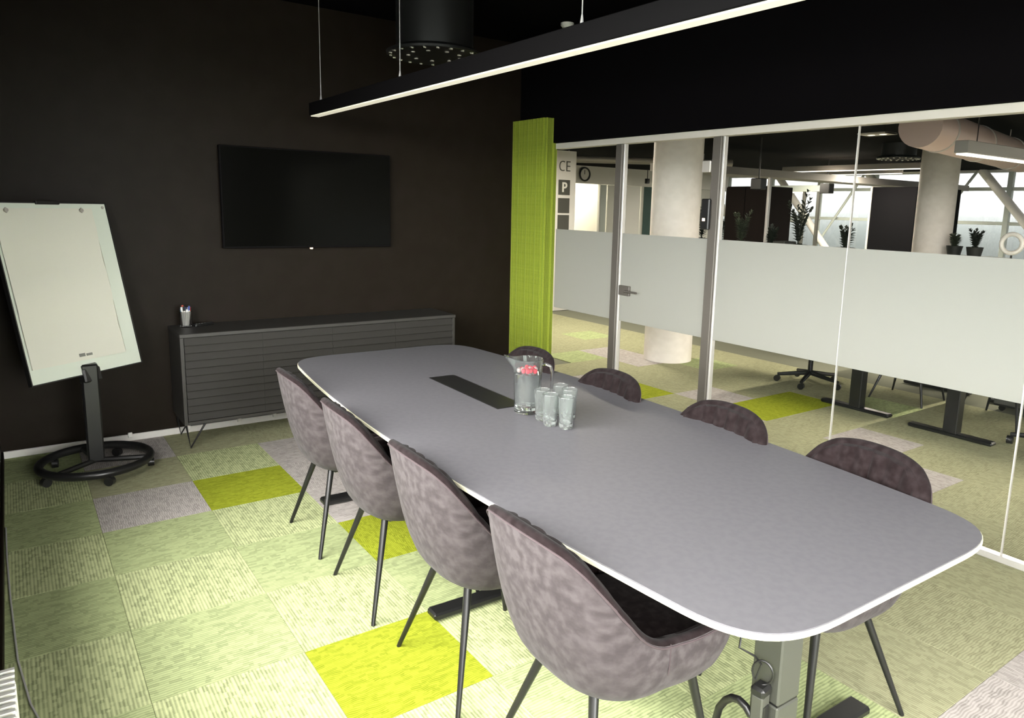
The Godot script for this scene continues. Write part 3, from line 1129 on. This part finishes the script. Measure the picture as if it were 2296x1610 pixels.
# ------------------------------------------------------------------ glass on the table
func table_glassware() -> void:
	var top := 0.7602
	var j := thing("water_jug", "clear glass jug of water with floating raspberries on the table", "jug", v3(0.985, top, 1.98))
	# handle points to the right of the picture, spout to its left
	var g := []
	var n := 48
	for k in n:
		var a := TAU * k / n
		var col := []
		for q in [[0.0005, 0.0], [0.050, 0.0], [0.056, 0.005], [0.057, 0.06], [0.059, 0.13], [0.061, 0.19], [0.0635, 0.225], [0.064, 0.235], [0.0615, 0.2355], [0.0605, 0.225], [0.0575, 0.19], [0.0555, 0.13], [0.0535, 0.06], [0.052, 0.02], [0.045, 0.014], [0.0005, 0.013]]:
			var spout := pow(maxf(0.0, cos(a - deg_to_rad(207.0))), 14.0)
			var lift := smoothstep(0.19, 0.235, q[1])
			var r: float = q[0] + spout * lift * 0.042
			col.append(v3(r * cos(a), q[1] + spout * lift * 0.016, r * sin(a)))
		g.append(col)
	part("jug_body", Shape.new().grid(g, true, true), M.jug_glass, j, "", 60.0)
	var dir := v3(cos(deg_to_rad(27.0)), 0, sin(deg_to_rad(27.0)))
	part("handle", Shape.new().tube([dir * 0.058 + v3(0, 0.205, 0), dir * 0.075 + v3(0, 0.21, 0), dir * 0.098 + v3(0, 0.2, 0), dir * 0.105 + v3(0, 0.17, 0), dir * 0.103 + v3(0, 0.11, 0), dir * 0.09 + v3(0, 0.075, 0), dir * 0.058 + v3(0, 0.07, 0)], 0.007, 10), M.solid_glass, j)
	part("water", Shape.new().lathe([Vector2(0, 0.0145), Vector2(0.0445, 0.0152), Vector2(0.0512, 0.0215), Vector2(0.0528, 0.06), Vector2(0.0548, 0.13), Vector2(0.0561, 0.172), Vector2(0, 0.172)], 40), M.water, j)
	var r := RandomNumberGenerator.new()
	r.seed = 5
	for k in 15:
		var rad := sqrt((k + 0.5) / 15.0) * 0.043
		var a := k * 2.4
		var c := v3(rad * cos(a), 0.1845 + r.randf() * 0.004, rad * sin(a))
		var s := Shape.new()
		var prof := [Vector2(0, -0.011), Vector2(0.007, -0.009), Vector2(0.010, -0.002), Vector2(0.009, 0.006), Vector2(0.004, 0.010), Vector2(0, 0.0105)]
		s.lathe(prof, 12, c)
		var o := single("raspberry", s, M.raspberry if k % 4 else M.ice, "", "berry", "raspberries floating in the water jug")
		o.position = j.position
		o.set_meta("label", "red raspberry floating on the water in the glass jug" if k % 4 else "pale pink berry floating among the raspberries in the glass jug")
	var spots := [[0.955, 2.185, "drinking glass in the front pair, nearer to the jug"], [0.986, 2.25, "drinking glass nearest to the table's near end, right of the group"], [0.972, 2.105, "drinking glass partly hidden behind the front glass, beside the jug"], [1.085, 2.08, "drinking glass at the back of the group, below the jug handle"], [1.075, 2.155, "drinking glass at the back of the group, behind the nearest glass"]]
	var proto: Node3D = null
	for q in spots:
		var label: String = "clear faceted " + q[2]
		if proto == null:
			proto = thing("drinking_glass", label, "glass", Vector3.ZERO, 0.0, "empty drinking glasses beside the jug")
			var gg := []
			for k in 40:
				var a := TAU * k / 40
				var facet := 1.0 - 0.05 * absf(sin(a * 4.0))
				var col := []
				for e in [[0.0005, 0.0], [0.024, 0.0], [0.0275, 0.004], [0.0285, 0.03], [0.031, 0.09], [0.0335, 0.128], [0.0325, 0.130], [0.0315, 0.128], [0.029, 0.09], [0.0262, 0.03], [0.022, 0.020], [0.0005, 0.018]]:
					var f: float = lerpf(facet, 1.0, smoothstep(0.05, 0.12, e[1]))
					col.append(v3(e[0] * cos(a) * f, e[1], e[0] * sin(a) * f))
				gg.append(col)
			part("tumbler", Shape.new().grid(gg, true, true), M.tumbler_glass, proto, "", 50.0)
			proto.position = v3(q[0], top, q[1])
		else:
			var o := copy(proto, label)
			o.position = v3(q[0], top, q[1])


func small_room_things() -> void:
	# radiator under the window, at the picture's lower left corner
	var rd := thing("radiator", "white ribbed panel radiator at the lower left under the window", "radiator", v3(LEFT + 0.005, 0, 0))
	part("panel", Shape.new().box(v3(0.015, 0.10, 2.43), v3(0.055, 0.50, 4.2), 0.006), M.white_plastic, rd)
	var s := Shape.new()
	for k in 60:
		s.box(v3(0.055, 0.13, 2.445 + k * 0.029), v3(0.066, 0.475, 2.463 + k * 0.029), 0.003)
	part("ribs", s, M.white_plastic, rd)
	var gr := Shape.new()
	for k in 70:
		gr.box(v3(0.016, 0.50, 2.44 + k * 0.025), v3(0.066, 0.507, 2.452 + k * 0.025))
	part("top_grille", gr, M.white_plastic, rd)
	for z in [2.6, 4.0]:
		part("foot", Shape.new().box(v3(0.02, 0.0, z), v3(0.05, 0.1, z + 0.03), 0.003), M.white_plastic, rd)
	single("floor_cable", Shape.new().tube([v3(-0.882, 0.006, 0.2), v3(-0.878, 0.006, 0.6), v3(-0.868, 0.006, 1.0), v3(-0.85, 0.006, 1.5), v3(-0.82, 0.006, 1.8), v3(-0.79, 0.006, 1.95), v3(-0.77, 0.006, 2.4)], 0.0035, 6), M.cable_grey, "thin grey cable running along the floor beside the left wall", "cable")
	# power box with loops of cable hanging by the near table leg
	var b := thing("power_box", "small grey power box with black cap beside the near table leg", "power box", v3(0.862, 0, 3.335), 8.0)
	part("box_body", Shape.new().box(v3(-0.022, 0.003, -0.018), v3(0.022, 0.290, 0.018), 0.004), M.table_leg, b)
	part("box_cap", Shape.new().box(v3(-0.026, 0.286, -0.022), v3(0.026, 0.318, 0.022), 0.008), M.black_plastic, b)
	part("socket_plate", Shape.new().box(v3(-0.014, 0.20, 0.018), v3(0.014, 0.26, 0.0205), 0.001), M.black_plastic, b)
	var loop := [v3(0.862, 0.315, 3.335)]
	for k in 15:
		var a := deg_to_rad(-70.0 + 300.0 * k / 14.0)
		loop.append(v3(0.865 + 0.012 * cos(a), 0.352 + 0.036 * sin(a), 3.333 + 0.026 * cos(a)))
	loop.append(v3(0.868, 0.372, 3.325))
	loop.append(v3(0.866, 0.386, 3.30))
	loop.append(v3(0.85, 0.395, 3.26))
	loop.append(v3(0.88, 0.52, 3.25))
	loop.append(v3(0.89, 0.738, 3.25))
	single("cable_loop", Shape.new().tube(loop, 0.0032, 6), M.black_plastic, "thin black cable tied in a loop above the power box", "cable")
	single("supply_hose", Shape.new().tube([v3(0.85, 0.012, 3.19), v3(0.85, 0.12, 3.195), v3(0.85, 0.17, 3.205), v3(0.85, 0.205, 3.225), v3(0.85, 0.228, 3.248), v3(0.85, 0.236, 3.272), v3(0.852, 0.228, 3.296), v3(0.854, 0.21, 3.315)], 0.0115, 10), M.black_plastic, "thick black hose arching from floor to the power box", "hose")


# ------------------------------------------------------------------ the office behind the glass
func office_shell() -> void:
	struct("ceiling_office", Shape.new().box(v3(3.12, OFFICE_CEIL, -11.3), v3(16.2, OFFICE_CEIL + 0.25, 8.2)), M.ceiling_office, "dark exposed ceiling of the open office behind the glass")
	struct("wall_south", Shape.new().box(v3(3.12, -0.01, 8.0), v3(16.0, OFFICE_CEIL, 8.25)), M.white_paint, "pale wall closing the open office")
	struct("wall_west", Shape.new().box(v3(2.85, -0.01, -11.2), v3(3.1, OFFICE_CEIL, BACK - 0.25)), M.white_paint, "pale office wall behind the television wall")
	struct("wall_north", Shape.new().box(v3(3.1, -0.01, -11.3), v3(16.0, OFFICE_CEIL, -11.05)), M.white_paint, "pale wall of the lit rooms far beyond the office")
	# white bulkhead with glazed rooms beneath it
	var b := struct("wall_bulkhead", Shape.new().box(v3(3.1, 2.21, -9.42), v3(15.6, OFFICE_CEIL, -9.3)), M.white_paint, "white bulkhead over the glazed rooms in the distance")
	part("glazed_front", Shape.new().box(v3(3.1, 0.02, -9.37), v3(15.6, 2.21, -9.355)), M.clear_glass, b)
	for x in [9.4, 10.10, 10.95, 11.55, 11.70, 12.32]:
		part("post", Shape.new().box(v3(x, 0.0, -9.4), v3(x + 0.05, 2.21, -9.33), 0.004), M.white_plastic, b)
	for q in [[10.98, 11.16, "facade_steel"], [11.2, 11.5, "pale_concrete"], [11.78, 12.3, "white_plastic"], [12.42, 12.80, "dark_green"], [12.9, 15.5, "pale_concrete"]]:
		part("wall_panel", Shape.new().box(v3(q[0], 0.02, -9.34), v3(q[1], 2.20, -9.32), 0.004), M[q[2]], b)
	part("wood_door", Shape.new().box(v3(11.62, 0.02, -9.60), v3(11.95, 2.1, -9.56), 0.004), M.tan_wood, b)
	var lit := thing("ceiling_lamp", "bright ceiling lamp in the glazed room far behind the sign wall", "lamp", v3(11.0, OFFICE_CEIL - 0.02, -10.3))
	part("panel", Shape.new().box(v3(-1.2, -0.02, -0.3), v3(1.2, 0.018, 0.3), 0.004), M.office_led, lit)
	area_lamp(lit, v3(0, -0.03, 0), Vector2(2.4, 0.6), 14.0, Color(1.0, 0.97, 0.86))
	# facade: sills, head, steel posts, crossing struts, tinted glass
	var f := struct_root("window_3", "glazed office facade with steel posts and diagonal struts", "window")
	part("parapet", Shape.new().box(v3(15.7, -0.01, -11.2), v3(16.0, 0.45, 8.0)), M.white_paint, f)
	part("head_beam", Shape.new().box(v3(15.7, 2.575, -11.2), v3(16.0, OFFICE_CEIL, 8.0)), M.white_paint, f)
	part("pane", Shape.new().box(v3(15.86, 0.45, -11.2), v3(15.872, 2.575, 8.0)), M.sun_glass, f)
	for k in 14:
		var z := -10.9 + k * 1.45
		part("post", Shape.new().box(v3(15.76, 0.45, z - 0.05), v3(15.86, 2.575, z + 0.05), 0.006), M.facade_steel, f)
	for y in [1.5, 2.2]:
		part("transom", Shape.new().box(v3(15.78, y, -11.2), v3(15.858, y + 0.07, 8.0), 0.006), M.facade_steel, f)
	for k in 6:
		var z := -10.2 + k * 2.5
		part("diagonal_strut", Shape.new().tube([v3(15.6, 2.62, z), v3(15.6, 0.0, z + 2.3)], 0.085, 12), M.white_paint, f)
		part("diagonal_strut", Shape.new().tube([v3(15.68, 0.0, z + 0.7), v3(15.68, 2.62, z + 2.4)], 0.03, 8), M.facade_steel, f)
	for c in [[5.08, -1.15, "white round pillar just behind the glass door"], [10.5, -1.05, "white round pillar further back, beside the facade window"]]:
		var o := struct("pillar", Shape.new().lathe([Vector2(0, 0.0), Vector2(0.262, 0.0), Vector2(0.262, OFFICE_CEIL), Vector2(0, OFFICE_CEIL)], 64), M.pillar_white, c[2], "pillar")
		o.position = v3(c[0], 0, c[1])


func swivel_chair(label: String, at: Vector3, turn: float) -> Node3D:
	var t := thing("office_chair", label, "office chair", at, turn, "swivel chairs at the office desks")
	for k in 5:
		var a := TAU * k / 5
		var d := v3(cos(a), 0, sin(a))
		var arm := part("base_arm", Shape.new().tube([v3(0, 0.11, 0), d * 0.30 + v3(0, 0.07, 0)], [0.025, 0.016], 8), M.black_plastic, t)
		part("wheel", Shape.new().tube([d * 0.30 + v3(-0.02, 0.03, 0), d * 0.30 + v3(0.02, 0.03, 0)], 0.03, 12), M.black_plastic, arm)
	part("gas_column", Shape.new().tube([v3(0, 0.09, 0), v3(0, 0.44, 0)], 0.024, 12), M.black_metal, t)
	part("seat", Shape.new().box(v3(-0.24, 0.44, -0.23), v3(0.24, 0.51, 0.24), 0.03), M.black_fabric, t)
	part("backrest", Shape.new().box(v3(-0.22, 0.56, -0.26), v3(0.22, 1.02, -0.20), 0.03), M.black_fabric, t)
	part("back_arm", Shape.new().tube([v3(0, 0.46, -0.2), v3(0, 0.5, -0.27), v3(0, 0.75, -0.275)], 0.018, 8), M.black_plastic, t)
	return t


func desk(label: String, at: Vector3) -> void:
	var t := thing("desk", label, "desk", at, 0.0, "office desks behind the glass")
	part("desktop", Shape.new().box(v3(-0.1, 0.72, -0.4), v3(1.5, 0.745, 0.4), 0.004), M.white_plastic, t)
	for x in [0.0, 1.4]:
		var leg := part("leg", Shape.new().box(v3(x - 0.045, 0.03, -0.04), v3(x + 0.045, 0.72, 0.06), 0.006), M.black_metal, t)
		part("foot_bar", Shape.new().box(v3(x - 0.04, 0.004, -0.31), v3(x + 0.04, 0.034, 0.31), 0.01), M.black_metal, leg)


func zz_plant(label: String, at: Vector3, stems: int, tall: float, sd: int, m: String, spread := 0.35) -> void:
	var t := thing("potted_plant", label, "plant", at)
	var r := RandomNumberGenerator.new()
	r.seed = sd
	part("pot", Shape.new().lathe([Vector2(0, 0), Vector2(0.085, 0), Vector2(0.11, 0.13), Vector2(0.104, 0.13), Vector2(0.1, 0.11), Vector2(0, 0.11)], 24), M.pot_dark, t)
	for k in stems:
		var a := TAU * (k + r.randf() * 0.6) / stems
		var h := tall * (0.6 + 0.4 * r.randf())
		var out := v3(cos(a), 0, sin(a)) * spread * h * (0.4 + 0.8 * r.randf())
		var pts := []
		for i in 8:
			var q := i / 7.0
			pts.append(v3(0, 0.1, 0) + v3(0, h * q, 0) + out * q * q)
		var st := part("stem", Shape.new().tube(pts, [0.008, 0.008, 0.007, 0.006, 0.005, 0.004, 0.003, 0.002], 6), M[m], t)
		var lv := Shape.new()
		for i in range(2, 15):
			var q := i / 14.0
			var p: Vector3 = pts[int(q * 6.99)].lerp(pts[mini(7, int(q * 6.99) + 1)], q * 7.0 - int(q * 7.0) if q < 1.0 else 1.0)
			var d: Vector3 = (pts[mini(7, int(q * 7.0) + 1)] - pts[maxi(0, int(q * 7.0) - 1)]).normalized()
			var s := d.cross(v3(-sin(a), 0, cos(a)).rotated(Vector3.UP, 0.9)).normalized()
			for sg in [-1, 1]:
				var tip: Vector3 = p + s * 0.075 * sg * sin(PI * (0.15 + 0.75 * q)) + d * 0.045
				lv.leaf(p, tip, 0.034, d.cross(s), 0.004)
		var lf := part("foliage", lv, M[m], st, "", 25.0)
		lf.set_meta("kind", "stuff")


func office_things() -> void:
	# sign wall with letters and square pictograms
	var s := thing("sign_wall", "white sign panel with large letters and grey parking squares behind the glass", "sign", v3(6.2, 0, -4.75))
	part("panel", Shape.new().box(v3(-0.62, 0.0, -0.10), v3(0.36, 2.50, 0.0), 0.004), M.white_paint, s)
	lettering("CE", 0.155, M.sign_grey, s, v3(0.13, 2.262, 0.002), Vector3.ZERO)
	for y in [1.94, 1.66, 1.40]:
		var sq := part("pictogram_square", Shape.new().box(v3(0.015, y - 0.115, 0.0), v3(0.24, y + 0.115, 0.008), 0.002), M.sign_grey, s)
		if y > 1.9:
			lettering("P", 0.15, M.white_plastic, sq, v3(0.128, y, 0.010), Vector3.ZERO, "letter", true)
	# round clock and spots on the bulkhead
	var c := thing("wall_clock", "round white clock with a black rim on the distant bulkhead", "clock", v3(10.42, 2.42, -9.3))
	var ring := []
	for k in 32:
		ring.append(v3(0.15 * cos(TAU * k / 32), 0.15 * sin(TAU * k / 32), 0.03))
	part("rim", Shape.new().tube(ring, 0.02, 8, true), M.black_plastic, c)
	part("face", Shape.new().tube([v3(0, 0, 0.001), v3(0, 0, 0.022)], 0.145, 32), M.white_paint, c)
	part("hand", Shape.new().box(v3(-0.008, 0, 0.022), v3(0.008, 0.1, 0.026)), M.black_plastic, c)
	var cam := thing("ceiling_spot", "small black spotlight hanging before the bulkhead, left of the near pillar", "spotlight", v3(12.2, 2.33, -9.0))
	part("head", Shape.new().tube([v3(0, 0.06, 0), v3(0, -0.06, 0)], 0.06, 16), M.black_plastic, cam)
	part("stem", Shape.new().tube([v3(0, 0.06, 0), v3(0, OFFICE_CEIL - 2.33, 0)], 0.01, 8), M.black_plastic, cam)
	cam = thing("loudspeaker", "small black box loudspeaker hanging above the dark brown cabinet", "loudspeaker", v3(7.5, 2.01, -1.97))
	part("box", Shape.new().box(v3(-0.06, -0.075, -0.09), v3(0.06, 0.075, 0.09), 0.01), M.black_plastic, cam)
	part("stem", Shape.new().tube([v3(0, 0.075, 0), v3(0, OFFICE_CEIL - 2.01, 0)], 0.01, 8), M.black_plastic, cam)
	cam = thing("loudspeaker", "small black box loudspeaker hanging before the bright facade", "loudspeaker", v3(11.5, 2.10, -3.55))
	part("box", Shape.new().box(v3(-0.08, -0.09, -0.1), v3(0.08, 0.09, 0.1), 0.01), M.black_plastic, cam)
	part("stem", Shape.new().tube([v3(0, 0.09, 0), v3(0, OFFICE_CEIL - 2.10, 0)], 0.01, 8), M.black_plastic, cam)
	# brown cabinet block, black booth
	var k := thing("tall_cabinet", "tall dark brown cabinet block behind the plants", "cabinet", v3(7.95, 0, -2.5))
	part("carcass", Shape.new().box(v3(0, 0, -0.38), v3(0.6, 2.0, 0.33), 0.006), M.brown_laminate, k)
	for z in [-0.375, -0.02]:
		var d := part("door", Shape.new().box(v3(-0.022, 0.08, z), v3(0.0, 1.985, z + 0.345), 0.003), M.brown_laminate, k)
		part("handle", Shape.new().box(v3(-0.034, 1.0, z + 0.30), v3(-0.022, 1.15, z + 0.312), 0.002), M.aluminium, d)
	part("end_post", Shape.new().box(v3(0.0, 0, 0.332), v3(0.05, 2.12, 0.37), 0.003), M.light_aluminium, k)
	k = thing("phone_booth", "plain black booth standing left of the far pillar", "booth", v3(12.0, 0, -2.55))
	part("walls", Shape.new().box(v3(0, 0, -0.40), v3(1.6, 2.14, 0.42), 0.01), M.black_fabric, k)
	part("plinth", Shape.new().box(v3(-0.01, 0, -0.41), v3(1.61, 0.08, 0.43), 0.004), M.black_plastic, k)
	part("corner_trim", Shape.new().box(v3(-0.012, 0.08, -0.43), v3(0.03, 2.15, -0.40), 0.003), M.white_plastic, k)
	# glazed meeting box
	k = thing("glass_booth", "glazed meeting booth with thin dark frames and window lettering", "booth", v3(12.0, 0, -4.65))
	for z in [-0.62, -0.30, 0.30, 0.62]:
		part("post", Shape.new().box(v3(-0.03, 0, z - 0.025), v3(0.03, 2.06, z + 0.025), 0.003), M.sign_grey, k)
	part("head_rail", Shape.new().box(v3(-0.04, 2.06, -0.66), v3(0.04, 2.18, 0.66), 0.004), M.facade_steel, k)
	part("side_pane", Shape.new().box(v3(0.03, 0, -0.65), v3(1.6, 2.06, -0.638)), M.clear_glass, k)
	part("side_rail", Shape.new().box(v3(0.04, 2.06, -0.67), v3(1.6, 2.18, -0.62), 0.004), M.facade_steel, k)
	part("pane", Shape.new().box(v3(-0.006, 0.02, -0.6), v3(0.006, 2.06, 0.6)), M.clear_glass, k)
	lettering("INVI", 0.11, M.sign_grey, k, v3(-0.012, 1.595, 0.02), Vector3(0, -90, 0))
	part("shelf_bar", Shape.new().box(v3(0.10, 1.46, -0.28), v3(0.2, 1.52, 0.28), 0.004), M.facade_steel, k)
	# soffit beam
	struct("trim_2", Shape.new().box(v3(6.9, 2.19, -3.45), v3(15.7, 2.30, -2.95)), M.soffit_grey, "grey soffit beam crossing the office above the booths", "beam")
	# planter wall
	k = thing("planter_cabinet", "low dark divider cabinet carrying the row of plants", "cabinet", v3(6.8, 0, -1.0))
	part("carcass", Shape.new().box(v3(-0.2, 0.06, -1.5), v3(0.2, 1.14, 1.0), 0.006), M.brown_laminate, k)
	part("plinth", Shape.new().box(v3(-0.17, 0.0, -1.46), v3(0.17, 0.06, 0.96)), M.black_plastic, k)
	for q in [-1.49, -0.86, -0.24, 0.38]:
		part("door", Shape.new().box(v3(-0.22, 0.08, q), v3(-0.2, 1.13, q + 0.61), 0.003), M.brown_laminate, k)
	var spots := [[6.8, -2.3, 4, 0.55, "leaf_green", "dark potted plant on the divider, beside the near pillar"], [6.78, -1.98, 7, 0.34, "leaf_green", "bushy low potted plant before the brown cabinet, further from the booth"], [6.82, -1.65, 7, 0.40, "leaf_light", "pale-leaved potted plant before the brown cabinet, closer to the booth"], [6.8, -1.18, 4, 0.28, "leaf_green", "small spreading plant at the divider's middle, left of the tall plant"], [6.78, -0.78, 6, 0.68, "leaf_green", "tallest potted plant on the divider, silhouetted against the glass booth"], [6.82, -0.20, 4, 0.30, "leaf_green", "short potted plant at the divider's right end, before the facade"]]
	var sd := 50
	for q in spots:
		zz_plant(q[5], v3(q[0], 1.14, q[1]), q[2], q[3], sd, q[4])
		sd += 1
	# trough on the divider
	single("plant_trough", Shape.new().box(v3(-0.12, 0.0, -0.085), v3(0.12, 0.16, 0.085), 0.01), M.pot_dark, "dark rectangular trough on the divider beside the tallest plant", "planter", "", v3(6.8, 1.14, -0.98))
	# ring light and its desk
	k = thing("ring_light", "white ring light on a stand before the facade window", "lamp", v3(10.0, 0, 0.24))
	ring = []
	for i in 32:
		ring.append(v3(0, 1.31 + 0.125 * sin(TAU * i / 32), 0.125 * cos(TAU * i / 32)))
	part("ring", Shape.new().tube(ring, 0.03, 10, true), M.white_plastic, k)
	part("stand", Shape.new().tube([v3(0.03, 0.0, 0), v3(0.03, 1.19, 0)], 0.012, 8), M.black_metal, k)
	part("tripod_base", Shape.new().lathe([Vector2(0, 0), Vector2(0.16, 0), Vector2(0.15, 0.02), Vector2(0, 0.025)], 24, v3(0.03, 0, 0)), M.black_metal, k)
	zz_plant("potted plant on the window sill cabinet, left of the ring light", v3(10.2, 1.1, -0.3), 5, 0.28, 77, "leaf_green")
	zz_plant("potted plant on the window sill cabinet, next to the far pillar", v3(10.3, 1.1, -0.62), 5, 0.22, 78, "leaf_light")
	k = thing("low_cabinet", "low white cabinet under the far plants", "cabinet", v3(10.25, 0, -0.4))
	part("carcass", Shape.new().box(v3(-0.2, 0.05, -0.38), v3(0.25, 1.1, 0.45), 0.006), M.white_plastic, k)
	part("plinth", Shape.new().box(v3(-0.18, 0, -0.36), v3(0.22, 0.05, 0.43)), M.black_plastic, k)
	# desks and swivel chairs, legs seen below the frosted band
	desk("office desk with black T-shaped legs, nearer to the door", v3(4.96, 0, 1.18))
	desk("office desk with black T-shaped legs, further from the door", v3(4.90, 0, 1.99))
	swivel_chair("black swivel chair beside the office desk nearer the door", v3(5.45, 0, 0.40), 200.0)
	swivel_chair("black swivel chair at the far end of the two desks", v3(6.85, 0, 1.45), 100.0)
	swivel_chair("black swivel chair at the right end of the visible desks", v3(5.15, 0, 2.62), 100.0)
	k = thing("drawer_unit", "grey rolling drawer unit under the office desk", "drawer unit", v3(6.2, 0, 2.05))
	part("body", Shape.new().box(v3(-0.2, 0.05, -0.22), v3(0.2, 0.58, 0.22), 0.006), M.black_plastic, k)
	for i in 3:
		var dr := part("drawer", Shape.new().box(v3(-0.215, 0.07 + i * 0.17, -0.21), v3(-0.2, 0.23 + i * 0.17, 0.21), 0.003), M.sign_grey, k)
		part("handle", Shape.new().box(v3(-0.228, 0.14 + i * 0.17, -0.06), v3(-0.215, 0.155 + i * 0.17, 0.06), 0.002), M.chrome, dr)
	for i in 4:
		part("wheel", Shape.new().tube([v3(-0.15 + 0.3 * (i % 2), 0.025, -0.17 + 0.34 * (i / 2)), v3(-0.13 + 0.3 * (i % 2), 0.025, -0.17 + 0.34 * (i / 2))], 0.025, 12), M.black_plastic, k)
	for q in [[5.72, 1.22, 4.0, "dark bucket chair tucked under the nearer office desk behind the glass"], [5.70, 2.02, 176.0, "dark bucket chair tucked under the further office desk, before the drawer unit"]]:
		var o := copy(get_node("bucket_chair"), q[3])
		o.position = v3(q[0], 0, q[1])
		o.rotation_degrees.y = q[2]
		o.set_meta("group", "visitor chairs at the office desks")
	# ducts and lamps under the office ceiling
	k = thing("round_duct", "large round pinkish ventilation duct under the office ceiling", "duct", v3(0, 2.36, 0))
	part("tube", Shape.new().tube([v3(5.35, 0, 1.27), v3(9.2, 0, 0.55)], 0.17, 28), M.duct_metal, k)
	for q in [0.12, 0.45, 0.8]:
		var at := v3(5.35, 0, 1.27).lerp(v3(9.2, 0, 0.55), q)
		var dd := (v3(9.2, 0, 0.55) - v3(4.3, 0, 1.5)).normalized()
		part("joint_band", Shape.new().tube([at - dd * 0.02, at + dd * 0.02], 0.178, 28), M.aluminium, k)
		part("hanger", Shape.new().tube([at + v3(0, 0.17, 0), at + v3(0, OFFICE_CEIL - 2.36, 0)], 0.006, 6), M.aluminium, k)
	k = thing("thin_duct", "narrow silver pipe under the office ceiling above the sign wall", "duct", v3(0, 2.47, 0))
	part("tube", Shape.new().tube([v3(6.9, 0, -6.2), v3(9.6, 0, -4.2)], 0.06, 16), M.aluminium, k)
	for q in [v3(7.3, 0.05, -5.9), v3(9.2, 0.05, -4.5)]:
		part("hanger", Shape.new().tube([q, v3(q.x, OFFICE_CEIL - 2.47, q.z)], 0.008, 6), M.aluminium, k)
	part("end_cap", Shape.new().tube([v3(6.86, 0, -6.23), v3(6.95, 0, -6.163)], 0.068, 16), M.black_plastic, k)
	var lamps := [
		[v3(6.55, 2.10, 1.80), 3.2, false, "linear office lamp hanging below the pinkish duct", 20.0],
		[v3(11.2, 2.40, -3.0), 0.0, true, "linear office lamp far off above the booths", 20.0],
		[v3(5.2, 2.45, -2.9), 0.0, true, "linear office lamp near the sign wall", 13.0],
		[v3(13.6, 2.47, -4.6), 0.0, true, "linear office lamp closest to the facade", 34.0],
		[v3(9.0, 2.40, 4.6), 3.2, false, "linear office lamp at the right end of the office", 20.0],
	]
	for q in lamps:
		var n := thing("office_lamp", q[3], "lamp", q[0])
		var lx := 1.6 if not q[2] else 0.05
		var lz := 0.05 if not q[2] else 1.3
		part("housing", Shape.new().box(v3(-lx, 0.0, -lz), v3(lx, 0.09, lz), 0.004), M.soffit_grey, n)
		part("diffuser", Shape.new().box(v3(-lx + 0.01, -0.012, -lz + 0.01), v3(lx - 0.01, 0.0, lz - 0.01), 0.003), M.office_led, n)
		for e in [-0.8, 0.8]:
			part("hanger", Shape.new().tube([v3(lx * e, 0.09, lz * e), v3(lx * e, OFFICE_CEIL - q[0].y, lz * e)], 0.004, 6), M.black_plastic, n)
		area_lamp(n, v3(0, -0.02, 0), Vector2((lx if not q[2] else lz) * 2.0 - 0.1, 0.09), q[4], Color(1.0, 0.96, 0.88), q[2])
	k = thing("twin_downlight", "square black twin downlight under the office ceiling", "lamp", v3(6.08, 2.41, 0.48))
	part("housing", Shape.new().box(v3(-0.1, 0.0, -0.13), v3(0.1, OFFICE_CEIL - 2.41, 0.13), 0.006), M.black_plastic, k)
	part("frame", frame_ring(v3(-0.11, -0.012, -0.14), v3(0.11, 0.0, 0.14), 0.015), M.aluminium, k)
	for z in [-0.06, 0.06]:
		part("bulb", Shape.new().lathe([Vector2(0, -0.02), Vector2(0.035, -0.015), Vector2(0.045, 0.0), Vector2(0, 0.002)], 20, v3(0, 0, z)), M.office_led, k)
	diffuser("ceiling_diffuser", "round air outlet with bright nozzles under the office ceiling beside the far pillar", v3(9.3, 2.41, -1.05), OFFICE_CEIL - 2.41, 0.28, M.white_plastic)
